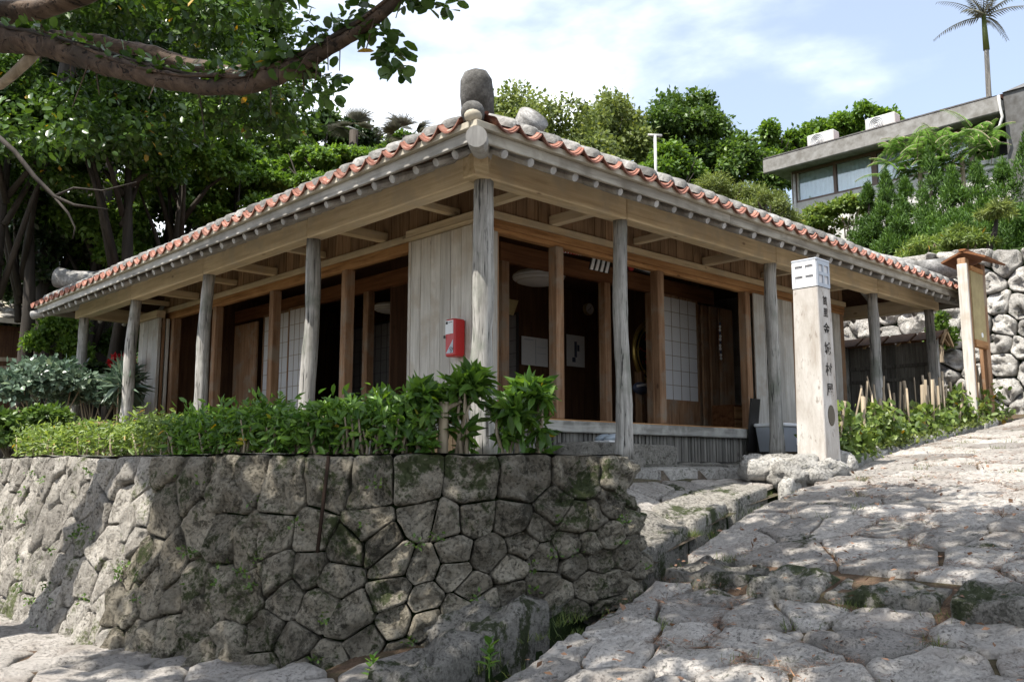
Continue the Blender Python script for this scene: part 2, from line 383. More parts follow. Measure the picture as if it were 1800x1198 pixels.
def marker_mat():
    n = NT('marker_stone'); v = n.coords((1,1,0.35)); a = n.noise(v, 6, 7, 0.65, 0.4); b = n.noise(v, 22, 5, 0.7)
    c = n.ramp(a, [(0.28, (0.33,0.29,0.25)), (0.42, (0.41,0.38,0.345)), (0.62, (0.53,0.505,0.475))]); c = n.mix(n.ramp(b, [(0.33, 0.75), (0.42, 0.0)]), c, (0.22,0.19,0.16))
    st = n.noise(n.coords((1,1,0.12)), 9, 6, 0.7, 0.3); c = n.mix(n.ramp(st, [(0.50, 0.0), (0.68, 0.6)]), c, (0.30,0.26,0.22))
    n.bump(n.math('ADD', a, b), 0.3, 0.01); return n.done(c, 0.9, 0.15)
M['marker'] = marker_mat()
# foliage
M['fig'] = leafmat('fig_leaf', (0.026,0.058,0.012), (0.082,0.155,0.026), 0.30, 0.35, yellow=0.01)
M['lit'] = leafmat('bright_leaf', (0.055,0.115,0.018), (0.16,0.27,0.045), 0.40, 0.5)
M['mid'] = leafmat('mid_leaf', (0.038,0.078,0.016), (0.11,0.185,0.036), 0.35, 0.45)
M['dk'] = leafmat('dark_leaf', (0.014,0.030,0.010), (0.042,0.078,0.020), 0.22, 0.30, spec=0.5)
M['pale'] = leafmat('pale_glossy_leaf', (0.055,0.095,0.06), (0.155,0.215,0.15), 0.25, 0.3, spec=0.5)
M['hedge'] = leafmat('hedge_leaf', (0.040,0.095,0.018), (0.15,0.27,0.045), 0.40, 0.38, yellow=0.008)
M['hedgelit'] = leafmat('sunny_hedge_leaf', (0.07,0.12,0.025), (0.22,0.30,0.07), 0.40, 0.45, yellow=0.012)  # paler copy of the hedge leaf, sunlight put into its colour
M['juniper'] = leafmat('juniper_scale', (0.030,0.075,0.012), (0.095,0.19,0.025), 0.25, 0.6)
M['frond'] = leafmat('feathery_leaf', (0.075,0.15,0.035), (0.18,0.32,0.085), 0.45, 0.6)
M['olive'] = leafmat('olive_leaf', (0.065,0.095,0.025), (0.19,0.235,0.065), 0.40, 0.5)
M['palm'] = leafmat('palm_leaf', (0.07,0.07,0.055), (0.15,0.15,0.115), 0.2, 0.5)
M['redleaf'] = leafmat('red_leaf', (0.30,0.02,0.02), (0.60,0.06,0.045), 0.35, 0.5)
M['dry'] = leafmat('dry_leaf', (0.12,0.065,0.04), (0.30,0.17,0.10), 0.1, 0.8)
M['grass'] = leafmat('grass_blade', (0.05,0.085,0.02), (0.16,0.20,0.05), 0.3, 0.6)
# ------------------------------------------------------------------ ground heights
FPTS = [(-40,-6.0),(-12,-2.7),(-6,-1.76),(-4.65,-1.53),(-1.77,-1.03),(-0.06,-0.765),(0.06,-0.69),(0.52,-0.59),(1.64,-0.35),(3.07,-0.145),(5.09,0.105),(9.74,0.64),(16,1.4),(60,6.5)]
def froad(x): return interp(x, FPTS)
EPTS = [(-14,-4.6),(-6,-3.0),(-4,-2.56),(-1.77,-2.05),(-0.13,-1.68),(0.52,-1.60),(1.64,-1.42),(3.07,-1.27),(5.09,-1.02),(9.74,-0.97),(20,-0.97)]
def yedge(x): return interp(x, EPTS)
def zg(x, y):
    f = froad(x)
    s = sm(-2.3, -0.4, y) * sm(-1.2, -2.2, x) if x < -1.2 else 0.0
    return f*(1-s) + s*(-1.16 - 0.035*(y+0.4))
def zterr(x, y):
    if x < 0.05: return -0.03
    if y > -0.36: return interp(x, [(4.5,0.0),(9.5,0.5),(12,0.7)])
    ye0 = yedge(x) + 0.45; fr = froad(x) + 0.01; t = min(1, max(0, (y - ye0)/max(0.1, -0.36 - ye0)))
    return fr*(1-t) + interp(x, [(3.2,-0.16),(5,0.1),(9.7,0.62)])*t

def grid(fn, xs, ys, keep=None):
    mb = MB(); nx, ny = len(xs), len(ys)
    mb.v = [(x, y, fn(x, y)) for y in ys for x in xs]
    for j in range(ny-1):
        for i in range(nx-1):
            if keep is None or keep((xs[i]+xs[i+1])/2, (ys[j]+ys[j+1])/2):
                mb.f.append((j*nx+i, j*nx+i+1, (j+1)*nx+i+1, (j+1)*nx+i))
    return mb
def spread(a, b, fine0, fine1, step, coarse):
    out = []; x = a
    while x < fine0: out.append(x); x += coarse
    x = fine0
    while x < fine1: out.append(x); x += step
    x = fine1
    while x <= b: out.append(x); x += coarse
    return out

def gz(x, y):
    z = zg(x, y) - 0.075
    r = math.hypot(x, y)
    if y > 12 or x < -8: z = z*(1-sm(8, 40, r)) - 2.2*sm(8, 40, r)
    e = y - yedge(x)                       # open stone gutter on the house side of the road
    if -0.05 < e < 0.34 and -7 < x < 9: z -= 0.40
    return z
gx = spread(-600, 600, -9, 12, 0.14, 30); gy = spread(-600, 600, -7, 1.5, 0.09, 30)
ground = struct('ground', grid(gz, gx, gy, lambda x, y: not (x > 0.1 and y > 1.3)), M['soil'])
# wall line (top outer edge), from the terrace entrance round to the left
WPTS = [(0.10,-0.45),(0.10,-0.90),(0.085,-1.25),(0.03,-1.40),(-0.09,-1.475),(-0.3,-1.46),(-0.75,-1.33),(-1.2,-1.10),(-1.6,-0.76),(-1.88,-0.32),(-2.03,0.2),(-2.12,0.9),(-2.16,1.9),(-2.18,3.2),(-2.18,5.0),(-2.16,7.5),(-2.12,10),(-2.05,14)]
WP = [Vector((a, b, 0)) for a, b in WPTS]
WL = [0.0]
for a, b in zip(WP, WP[1:]): WL.append(WL[-1] + (b-a).length)
def wpos(u):
    u = max(0, min(WL[-1]-1e-4, u))
    for i in range(len(WP)-1):
        if u <= WL[i+1]:
            t = (u-WL[i])/(WL[i+1]-WL[i]); break
    p0 = WP[max(i-1,0)]; p1 = WP[i]; p2 = WP[i+1]; p3 = WP[min(i+2,len(WP)-1)]
    return 0.5*((2*p1) + (p2-p0)*t + (2*p0-5*p1+4*p2-p3)*t*t + (3*p1-p0-3*p2+p3)*t**3)
def wnor(u):
    d = wpos(u+0.10) - wpos(u-0.10); d.normalize(); return Vector((-d.y, d.x, 0)) * 1.0
def inside_wall(x, y, off=0.0):
    """True on the house side of the wall line"""
    if x > 0.1: return y > yedge(x) + 0.27
    best = None
    for k in range(140):
        u = WL[-1]*k/139; p = wpos(u); d = (p.x-x)**2 + (p.y-y)**2
        if best is None or d < best[0]: best = (d, u, p)
    n = wnor(best[1]); return (Vector((x,y,0))-best[2]).dot(n) < -off
# normal must point away from the house
_s = 1.0 if wnor(WL[6]).y < 0 else -1.0
_wn = wnor
def wnor(u): return _wn(u) * _s
WTOP = 0.045
terr = struct('terrace', grid(lambda x, y: zterr(x, y) - 0.075, spread(-2.2, 13, -2.2, 5, 0.13, 0.5), spread(-1.7, 14, -1.7, 0.3, 0.10, 0.9),
        lambda x, y: inside_wall(x, y, 0.10)), M['bed'])

# ------------------------------------------------------------------ stones: relaxed Voronoi cells, every cell a carved block
def clip(poly, nx, ny, c):
    out = []
    for i in range(len(poly)):
        a = poly[i]; b = poly[(i+1) % len(poly)]
        da = a[0]*nx + a[1]*ny - c; db = b[0]*nx + b[1]*ny - c
        if da <= 0: out.append(a)
        if (da < 0 < db) or (db < 0 < da):
            t = da/(da-db); out.append((a[0]+(b[0]-a[0])*t, a[1]+(b[1]-a[1])*t))
    return out
def cells(seeds, dom, relax=1):
    for it in range(relax+1):
        S = np.array(seeds); res = []
        for i, (sx, sy) in enumerate(seeds):
            d = (S[:,0]-sx)**2 + (S[:,1]-sy)**2
            poly = list(dom)
            for j in np.argsort(d)[1:18]:
                qx, qy = S[j]; nx, ny = qx-sx, qy-sy
                poly = clip(poly, nx, ny, (qx*qx+qy*qy-sx*sx-sy*sy)/2)
                if len(poly) < 3: break
            res.append(poly)
        if it < relax:
            ns = []
            for (sx, sy), p in zip(seeds, res):
                if len(p) < 3: ns.append((sx, sy)); continue
                cx = sum(q[0] for q in p)/len(p); cy = sum(q[1] for q in p)/len(p); ns.append((sx*0.4+cx*0.6, sy*0.4+cy*0.6))
            seeds = ns
    return [p for p in res if len(p) >= 3]
def seeds_in(x0, x1, y0, y1, size, aspect=1.0, rnd=None, var=0.42, ok=None):
    rnd = rnd or random; s = []; sx = size*aspect; sy = size; j = 0; y = y0 + sy/2
    while y < y1 + sy/2:
        x = x0 + (sx/2 if j % 2 else 0)
        while x < x1 + sx/2:
            p = (x + rnd.uniform(-var, var)*sx, y + rnd.uniform(-var, var)*sy)
            if ok is None or ok(*p):
                s.append(p)
                if rnd.random() < 0.16: s.append((p[0]+sx*rnd.uniform(0.3,0.5), p[1]+sy*rnd.uniform(-0.3,0.4)))
            x += sx
        y += sy; j += 1
    return [(min(x1-0.02, max(x0+0.02, a)), min(y1-0.02, max(y0+0.02, b))) for a, b in s]
def darts(x0, x1, y0, y1, r0, r1, rnd, n=4000, ax=1.0, ok=None):
    pts = []
    for k in range(n):
        x = rnd.uniform(x0, x1); y = rnd.uniform(y0, y1); r = r0 + (r1-r0)*rnd.random()**1.6
        if ok and not ok(x, y): continue
        if all(((x-a)/ax)**2 + (y-b)**2 > ((r+q)/2)**2 for a, b, q in pts): pts.append((x, y, r))
    return [(a, b) for a, b, q in pts]
def area(p): return abs(sum(p[i][0]*p[(i+1)%len(p)][1]-p[(i+1)%len(p)][0]*p[i][1] for i in range(len(p))))/2
def stone(mb, poly, fn, gap=0.02, thick=0.15, bulge=0.05, rnd=random, rough=0.02, flat=False, hoff=0.0, keep=None, chaikin=2, corner=0.22, fine=0.0):
    """carved block over a 2-D cell; fn(u, v, h) gives the 3-D point at height h above the surface"""
    cx = sum(p[0] for p in poly)/len(poly); cy = sum(p[1] for p in poly)/len(poly)
    rad = math.sqrt(area(poly)/math.pi)
    if rad < 0.03: return False
    # pull every edge in by the joint width
    P = list(poly); sg = 1 if sum(poly[i][0]*poly[(i+1)%len(poly)][1]-poly[(i+1)%len(poly)][0]*poly[i][1] for i in range(len(poly))) > 0 else -1
    for i in range(len(poly)):
        a, b = poly[i], poly[(i+1) % len(poly)]; L = math.hypot(b[0]-a[0], b[1]-a[1])
        if L < 1e-6: continue
        nx, ny = sg*(b[1]-a[1])/L, -sg*(b[0]-a[0])/L
        P = clip(P, nx, ny, a[0]*nx + a[1]*ny - gap*rnd.uniform(0.4, 1.6))
        if len(P) < 3: return False
    Q = [p for i, p in enumerate(P) if math.hypot(p[0]-P[i-1][0], p[1]-P[i-1][1]) > rad*0.10]
    if len(Q) < 3: Q = P
    # nip the corners, then break the long edges so that they wander
    N = []
    for i in range(len(Q)):
        a, b = Q[i], Q[(i+1) % len(Q)]; L = math.hypot(b[0]-a[0], b[1]-a[1]); w = min(0.3, corner*rad/max(L, 1e-6)); w2 = min(0.3, corner*rad*rnd.uniform(0.4,1.5)/max(L, 1e-6))
        N += [(a[0]*(1-w)+b[0]*w, a[1]*(1-w)+b[1]*w)]
        if L > rad*0.9 and chaikin > 1:
            t = rnd.uniform(0.38, 0.62); o = rnd.uniform(-0.05, 0.035)*rad
            N += [(a[0]*(1-t)+b[0]*t - sg*-(b[1]-a[1])/L*o, a[1]*(1-t)+b[1]*t - sg*(b[0]-a[0])/L*o)]
        N += [(a[0]*w2+b[0]*(1-w2), a[1]*w2+b[1]*(1-w2))]
    Q = N
    if fine and chaikin > 1:
        N = []
        for i in range(len(Q)):
            a, b = Q[i], Q[(i+1) % len(Q)]; m = max(1, int(math.hypot(b[0]-a[0], b[1]-a[1])/fine))
            N += [(a[0]+(b[0]-a[0])*j/m, a[1]+(b[1]-a[1])*j/m) for j in range(m)]
        Q = N
    n = len(Q); ph = rnd.uniform(0, 50)
    tx, ty = rnd.uniform(-1,1), rnd.uniform(-1,1)
    def hgt(x, y, base, amp):
        v = mnoise.noise(Vector((x*5.0, y*5.0, ph)))*rough + mnoise.noise(Vector((x*12, y*12, ph+9)))*rough*0.55 + (mnoise.noise(Vector((x*27, y*27, ph+3)))*rough*0.35 if fine else 0)
        return base + hoff + v*amp + ((x-cx)*tx + (y-cy)*ty)*(0.25*bulge/rad if rad else 0)
    rings = [(1.0, -thick, 0.0), (1.0, -0.25*bulge, 0.5), (0.95, 0.45*bulge, 0.9), (0.80, 0.85*bulge, 1.2), (0.45, 0.95*bulge, 1.4)]
    if fine and chaikin > 1: rings = [(1.0, -thick, 0.0), (1.0, -0.30*bulge, 0.5), (0.97, 0.55*bulge, 0.85), (0.87, 0.85*bulge, 1.1), (0.72, 0.95*bulge, 1.3), (0.52, 1.0*bulge, 1.4), (0.28, 1.0*bulge, 1.4)]
    vs = []; 
    for (s, h, amp) in rings:
        for i, (x, y) in enumerate(Q):
            jx = (mnoise.noise(Vector((x*7+3, y*7, ph)))*0.06 + mnoise.noise(Vector((x*19+3, y*19, ph)))*0.035)*rad*(1 if s > 0.9 else 0.4)
            X = cx+(x-cx)*s + jx*(x-cx)/rad; Y = cy+(y-cy)*s + jx*(y-cy)/rad
            vs.append(fn(X, Y, -thick if h == -thick else hgt(X, Y, h, amp)))
    vs.append(fn(cx, cy, hgt(cx, cy, bulge, 1.3)))
    fs = []
    for r in range(len(rings)-1):
        for i in range(n):
            j = (i+1) % n; fs.append((r*n+i, r*n+j, (r+1)*n+j, (r+1)*n+i))
    b = (len(rings)-1)*n; c = len(vs)-1
    for i in range(n): fs.append((b+i, b+(i+1)%n, c))
    mb.add(vs, fs); return True

def place_stones(polys, fn, mat, parent, limit, name='stone', stuffname='far_stones', smooth=True, **kw):
    """the stones that show largest are objects of their own, the rest is one part"""
    rnd = random.Random(len(polys)*13+limit)
    info = []
    for p in polys:
        c = fn(sum(q[0] for q in p)/len(p), sum(q[1] for q in p)/len(p), 0); q = proj(c)
        vis = 0
        if q and -120 < q[0] < 1920 and -120 < q[1] < 1320: vis = area(p)/q[2]**2
        info.append((vis, p))
    info.sort(key=lambda t: -t[0])
    rest = MB(); out = []
    for i, (vis, p) in enumerate(info):
        if vis > 0 and i < limit:
            mb = MB()
            if stone(mb, p, fn, rnd=rnd, **kw):
                out.append(part(name, mb, mat(p) if callable(mat) else mat, parent, smooth))
        else:
            stone(rest, p, fn, rnd=rnd, chaikin=1, **kw)
    if rest.v:
        o = part(stuffname, rest, mat(None) if callable(mat) else mat, parent, smooth); o['kind'] = 'stuff'
    return out

# --- the sloping flagstone road, two flights with a low step between them
def froadmap(x, y, h): return (x, y, froad(x) + h)
rr = random.Random(11)
road = struct('road', grid(lambda x, y: froad(x) - 0.030, sorted(spread(-8, 30, -8, 12, 0.25, 3)+[-0.065,-0.06,0.06,0.065]), [-7.5,-6,-5,-4,-3,-2.2], None), M['soil'])
dom_lo = [(-7.0,-7.2),(-0.02,-7.2),(-0.02,yedge(0)),(-1.77,yedge(-1.77)),(-4,yedge(-4)),(-7.0,yedge(-7))]
sl = darts(-7.0, -0.05, -7.2, -1.72, 0.22, 0.62, rr, 5000, 1.1, lambda x, y: y < yedge(x)-0.08)
CL = cells(sl, dom_lo, 0)
place_stones(CL, froadmap, M['roadstone'], road, 150, 'flagstone', 'far_flagstones', gap=0.008, thick=0.10, bulge=0.016, rough=0.034, hoff=-0.012, fine=0.07, corner=0.15)
dom_up = [(0.40,-7.2),(13.0,-7.2),(13.0,-0.97),(9.74,-0.97),(5.09,yedge(5.09)),(1.64,yedge(1.64)),(0.40,yedge(0.4))]
su = darts(0.42, 13, -7.2, -0.98, 0.26, 0.66, rr, 8000, 1.1, lambda x, y: y < yedge(x)-0.08)
CU = cells(su, dom_up, 0)
place_stones(CU, froadmap, M['roadstone'], road, 148, 'flagstone', 'far_flagstones', gap=0.008, thick=0.10, bulge=0.010, rough=0.015, hoff=-0.008, fine=0.09, corner=0.15)
# step blocks across the road
y = yedge(0.1) - 0.02
while y > -7:
    w = rr.uniform(0.30, 0.72); d0 = rr.uniform(-0.08, 0.02)
    p = [(d0, y-w), (0.40+rr.uniform(-0.06,0.03), y-w+rr.uniform(0,0.05)), (0.40+rr.uniform(-0.06,0.03), y), (d0+rr.uniform(-0.04,0.05), y)]
    mb = MB(); stone(mb, p, lambda x, yy, h: (x, yy, -0.70 + 0.12*max(0, x) + h), gap=0.012, thick=0.30, bulge=0.035, rnd=rr, rough=0.05, hoff=rr.uniform(-0.02,0.015), fine=0.06, corner=0.18)
    part('step_stone', mb, M['kerbstone'], road, True); y -= w

# --- kerb ledge between the gutter and the wall
kerb = bpy.data.objects.new('kerb', None); COL.objects.link(kerb); kerb['kind'] = 'structure'; PLOC[kerb.name] = Vector((0,0,0))
def kz(x, y): return zg(x, y) + interp(x, [(-4.2,0.015),(-2.6,0.03),(-1.8,0.045),(-0.75,0.065),(0.0,0.06)])
_foot = [(wpos(WL[4]+(WL[10]-WL[4])*k/160) + wnor(WL[4]+(WL[10]-WL[4])*k/160)*0.16) for k in range(161)]
def yfoot(x): return min(_foot, key=lambda q: abs(q.x-x)).y
x = -5.4
while x < 0.0:
    w = rr.uniform(0.45, 0.8); x1 = min(x+w, 0.02); e0 = yedge(x)+0.30; e1 = yedge(x1)+0.30; dd = rr.uniform(0.30, 0.42); far_ = x > -2.0
    p = [(x, e0+rr.uniform(-0.02,0.02)), (x1, e1+rr.uniform(-0.02,0.02)), (x1-0.03, max(e1+0.2, yfoot(x1)+0.12) if far_ else e1+dd), (x-0.02, max(e0+0.2, yfoot(x)+0.12) if far_ else e0+dd)]
    mb = MB(); stone(mb, p, lambda a, b, h: (a, b, kz(a, b) + h), gap=0.012, thick=0.36, bulge=0.045, rnd=rr, rough=0.06, hoff=rr.uniform(-0.02,0.012), fine=0.06, corner=0.15)
    part('kerb_stone', mb, M['kerbstone'], kerb, True); x = x1
gm = MB(); N_ = 90
for i in range(N_+1):
    x = -6 + 9.0*i/N_; e = yedge(x); z = froad(x); gm.v += [(x, e-0.06, z-0.05), (x, e+0.015, z-0.30), (x, e+0.30, z-0.31), (x, e+0.315, z-0.02)]
for i in range(N_):
    for k in range(3): gm.f.append((i*4+k, i*4+4+k, i*4+5+k, i*4+1+k))
struct('gutter', gm, M['gutter'], False)
x = 0.16
while x < 8.8:
    w = rr.uniform(0.5, 0.9); x1 = x+w; far = x > 2.3
    e0 = yedge(x)+(0.08 if far else 0.27); e1 = yedge(x1)+(0.08 if far else 0.27); dd = rr.uniform(0.13, 0.20) if far else 0.42
    p = [(x, e0), (x1, e1), (x1, e1+dd), (x, e0+dd)]
    mb = MB(); stone(mb, p, (lambda a, b, h: (a, b, froad(a) + h)) if far else (lambda a, b, h: (a, b, zterr(a, b)+0.012+h)), gap=0.008, thick=0.34, bulge=0.05 if far else 0.018, rnd=rr, rough=0.05 if far else 0.018, hoff=rr.uniform(-0.01,0.02) if far else 0.0, fine=0.07, corner=0.14)
    part('kerb_stone', mb, M['palestone'] if far else M['kerbstone'], kerb, True); x = x1
# flags on the lower path beside the wall
path = struct('path', grid(lambda x, y: kz(x, y)-0.055 if y < 0 else zg(x, y)-0.03, [-8+0.5*i for i in range(16)], [-2.9+0.5*i for i in range(34)], lambda x, y: y > yedge(x)+0.4 and not inside_wall(x, y, -0.3)), M['soil'])
sp = darts(-7, -0.2, -3.4, 12, 0.30, 0.70, rr, 5000, 1.1)
pc = cells(sp, [(-7,-3.4),(-0.1,-3.4),(-0.1,12.5),(-7,12.5)], 0)
pc = [p for p in pc if (lambda c: c[1] > yedge(c[0])+0.60 and c[0] < -1.75 and not inside_wall(c[0], c[1], -0.10))((sum(q[0] for q in p)/len(p), sum(q[1] for q in p)/len(p)))]
place_stones(pc, lambda x, y, h: (x, y, zg(x, y)+(kz(x, y)-zg(x, y)-0.015)*sm(0.6, -0.6, y)+h), M['roadstone'], path, 110, 'flagstone', 'far_flagstones', gap=0.010, thick=0.10, bulge=0.022, rough=0.03, hoff=-0.014)
# paving of the entrance
st = seeds_in(0.2, 5.0, -1.4, -0.45, 0.42, 1.3, rr, ok=lambda x, y: y > yedge(x)+0.36)
tp = cells(st, [(0.14,yedge(0.2)+0.30),(3.0,yedge(3.0)+0.34),(5.0,-0.66),(5.0,-0.37),(0.14,-0.37)], 1)
place_stones(tp, lambda x, y, h: (x, y, zterr(x, y)+h), M['roadstone'], terr, 80, 'flagstone', 'far_flagstones', gap=0.006, thick=0.08, bulge=0.012, rough=0.012, hoff=-0.006)
x = 0.15
while x < 4.6:
    w = rr.uniform(0.5, 0.9); mb = MB()
    p = [(x,-0.36),(x+w,-0.36),(x+w,0.05),(x,0.05)]
    stone(mb, p, lambda a, b, h: (a, b, -0.075+h), gap=0.012, thick=0.14, bulge=0.025, rnd=rr, rough=0.015)
    part('edging_stone', mb, M['palestone'], terr, True); x += w
st = seeds_in(0.3, 8.6, 0.1, 0.75, 0.45, 1.3, rr)
tp = cells(st, [(0.1,0.06),(8.8,0.06),(8.8,0.80),(0.1,0.80)], 1)
place_stones(tp, lambda x, y, h: (x, y, -0.04+h+max(0,(x-4.5))*0.09), M['stepstone'], terr, 60, 'flagstone', 'far_flagstones', gap=0.012, thick=0.06, bulge=0.015, rough=0.01)

# --- the big front wall
def wmap(u, v, h):
    """u along the wall, v 0 (foot) .. 1.2 (top)"""
    t = v/1.2; p = wpos(u); n = wnor(u); q = p + n*((0.12+0.18*sm(WL[5]+0.3, WL[9], u))*(1-t)**1.15)
    zb = zg(q.x, q.y) - 0.10
    if u < WL[3]: zb = zterr(0.3, p.y) - 0.12
    z = zb + (WTOP + 0.022*mnoise.noise(Vector((u*1.9, 3.3, 0))) - zb)*t
    q = q + n*h
    return (q.x, q.y, z + 0.12*h)
fwall = thing('stone_wall', (-2.1, 0.9, -1.2), 'long curved retaining wall of mossy limestone blocks under the leafy hedge', 'stone wall')
rw = random.Random(5)
Lw = WL[-1]
sw = []
# courses: tall blocks on top near the entrance, mixed below
x = 0.0
while x < 3.6:
    w = rw.uniform(0.22, 0.40); sw.append((x+w/2, rw.uniform(0.98, 1.02))); x += w
sw += darts(0.0, 3.6, 0.03, 0.80, 0.11, 0.40, rw, 6000, 1.15)
sw += darts(3.65, Lw, 0.03, 1.17, 0.14, 0.36, rw, 9000, 1.05)
wc = cells(sw, [(0,0),(Lw,0),(Lw,1.2),(0,1.2)], 0)
def wallmat(p):  # lit-coloured stone past the bend, shade-coloured mossy stone before it
    if p is None: return M['wallstone_lit']
    u = sum(q[0] for q in p)/len(p); return M['wallstone_lit'] if u + 0.5*mnoise.noise(Vector((u*2, p[0][1]*3, 0))) > WL[11]+0.15 else M['wallstone']
uc = lambda p: sum(q[0] for q in p)/len(p)
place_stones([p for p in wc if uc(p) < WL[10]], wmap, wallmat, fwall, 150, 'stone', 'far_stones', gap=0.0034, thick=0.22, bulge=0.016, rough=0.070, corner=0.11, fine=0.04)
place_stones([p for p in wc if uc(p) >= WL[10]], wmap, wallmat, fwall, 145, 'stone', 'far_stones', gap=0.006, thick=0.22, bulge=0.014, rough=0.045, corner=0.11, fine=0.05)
core = MB(); us = [Lw*i/120 for i in range(121)]; vv = [0, 0.4, 0.8, 1.17]
core.v = [wmap(u, v, -0.075) for v in vv for u in us]
for j in range(3):
    for i in range(120): core.f.append((j*121+i, j*121+i+1, (j+1)*121+i+1, (j+1)*121+i))
part('core', core, M['gutter'], fwall, True)
capm = MB()
capm.v = [tuple(Vector(wmap(u, 1.2, -0.01)) + wnor(u)*(-o) + Vector((0,0,0.006+0.012*mnoise.noise(Vector((u*3,o*5,0)))-0.02*(o>0.3)))) for o in (0.0, 0.18, 0.42) for u in us]
for j in range(2):
    for i in range(120): capm.f.append((j*121+i, j*121+i+1, (j+1)*121+i+1, (j+1)*121+i))
part('capping', capm, M['kerbstone'], fwall, True)

dp = MB(); u_ = next(WL[2]+k*0.01 for k in range(900) if (proj(wmap(WL[2]+k*0.01, 1.0, 0)) or (0,))[0] < 578)
dp.sweep([wmap(u_, 1.19, 0.045), wmap(u_, 0.9, 0.05), wmap(u_, 0.66, 0.05)], 0.011, 6); part('rusty_pipe', dp, M['rust'], fwall, True)

# --- the high limestone wall beyond the house
rwall = thing('stone_wall', (11.5, 1.0, 0.4), 'high sunlit wall of pale limestone boulders behind the notice board', 'stone wall')
def rmap(u, v, h):      # u = -Y direction, v height
    zt = 3.75 + 0.12*math.sin(u*1.3)
    return (11.55 + 0.16*v - h, u, 0.2 + v*(zt-0.2)/3.5 + 0.03*h)
s2 = darts(-4.5, 9.0, 0.02, 3.45, 0.20, 0.62, rw, 6000, 1.3)
place_stones(cells(s2, [(-4.5,0),(9,0),(9,3.5),(-4.5,3.5)], 0), rmap, M['palestone'], rwall, 200, 'stone', 'far_stones', gap=0.010, thick=0.35, bulge=0.07, rough=0.13, corner=0.2, fine=0.10)
core = MB(); core.add([(11.62,-4.5,0.0),(12.22,-4.5,3.70),(12.9,-4.5,3.70),(12.9,-4.5,0),(11.62,9,0.0),(12.22,9,3.70),(12.9,9,3.70),(12.9,9,0)], [(0,1,2,3),(7,6,5,4),(0,4,5,1),(1,5,6,2),(2,6,7,3)]); part('core', core, M['gutter'], rwall)

# --- slope above that wall and the wooded hill behind the house
def zh(x, y):
    z = 0.35*max(0, x-12.4)*(1-sm(17, 60, x)*0.4) + 3.55
    if x < 12.5: z = -0.3
    b = sm(10.5, 26, y) * sm(-6, 9, x) * (3.0 + 0.14*max(0, y-12)) 
    return max(z if x >= 12.5 else -0.3, b - 0.25) + 0.25*mnoise.noise(Vector((x*0.3, y*0.3, 4)))
hill = struct('hillside', grid(zh, [-30+2.5*i for i in range(17)] + [12.45+0.05] + [13.5+2*i for i in range(45)], [-12+1.5*i for i in range(60)],
      lambda x, y: (x > 12.5) or y > 11), M['hill'], True)
# ------------------------------------------------------------------ the old wooden house
HX, HY = 9.0, 9.6; D = 0.9
house = thing('wooden_house', (0, 0, 0), 'low old wooden house with red clay and grey plaster tiled hip roof', 'house')
rh = random.Random(3)

def log_post(x, y, z0, z1, r, seed, lean=(0, 0)):
    pts = []; rad = []; N = 18
    for i in range(N+1):
        t = i/N; z = z0 + (z1-z0)*t
        wob = Vector((mnoise.noise(Vector((seed, z*0.9, 0))), mnoise.noise(Vector((seed+7, z*0.9, 3))), 0))*0.035*math.sin(math.pi*t)**0.6
        pts.append(Vector((x + lean[0]*(1-t), y + lean[1]*(1-t), z)) + wob)
        rad.append(r*(1.10 - 0.16*t + 0.10*mnoise.noise(Vector((seed*2, z*2.4, 1)))) * (1.0 + 0.14*max(0, 1-t*9)))
    mb = MB(); mb.sweep(pts, rad, 14, True, 0.10, seed, jscale=9)
    return mb
ZB = 2.275           # underside of the outer beam
posts = [(0,0,0.085,0.0)] + [(x,0,0.072,0) for x in (1.74,4.45,7.10,9.0)] + [(0,y,0.078,0) for y in (2.64,5.08,7.43,9.6)]
posts += [(9.0, 4.0, 0.08, 0), (9.0, 7.0, 0.08, 0), (4.5, 9.6, 0.08, 0)]
for i, (x, y, r, _) in enumerate(posts):
    zb = 0.03 if x < 5 else zterr(x, 0.1) - 0.02
    lean = {0: (-0.02, -0.02), 1: (0, 0), 6: (-0.04, 0.05), 7: (-0.05, 0.06), 8: (-0.06, 0.06)}.get(i, (0.0, 0.0))
    part('post', log_post(x, y, zb, ZB+0.005, r, i*5.3+1, lean), M['post'], house, True)
    if x < 5 and y < 8:
        mb = MB(); stone(mb, [(x-0.16,y-0.15),(x+0.15,y-0.16),(x+0.17,y+0.14),(x-0.14,y+0.16)], lambda a, b, h: (a, b, 0.005+h), gap=0.01, thick=0.12, bulge=0.03, rnd=rh)
        part('base_stone', mb, M['stepstone'], house, True)
# outer beams, one length from post to post
def beam(x0, x1, y0, y1, z0, z1, m): 
    mb = MB(); mb.box(x0, x1, y0, y1, z0, z1, 0.012); return part('beam', mb, M[m], house)
bx = [-0.17, 1.74, 4.45, 7.10, 9.2]
for i, (a, b) in enumerate(zip(bx, bx[1:])): beam(a+0.002, b-0.002, -0.085, 0.075, ZB+0.004*(i%2), ZB+0.225, 'beamx')
by = [0.078, 2.64, 5.08, 7.43, 9.8]
for i, (a, b) in enumerate(zip(by, by[1:])): beam(-0.085, 0.075, a+0.002, b-0.002, ZB+0.004*(i%2), ZB+0.225, 'beamy')
beam(8.93, 9.07, 0.078, 9.5, ZB, ZB+0.2, 'beamy'); beam(0.078, 8.92, 9.53, 9.67, ZB, ZB+0.2, 'beamx')
# corner bracket under the hip log
mb = MB(); mb.obox((-0.19,-0.19,2.325), (1,1,0), (1,-1,0), (0,0,1), 0.10, 0.055, 0.04); part('bracket', mb, M['beamx'], house)
mb = MB(); mb.obox((-0.125,-0.125,2.405), (1,1,0), (1,-1,0), (0,0,1), 0.06, 0.06, 0.05); part('bracket', mb, M['beamx'], house)
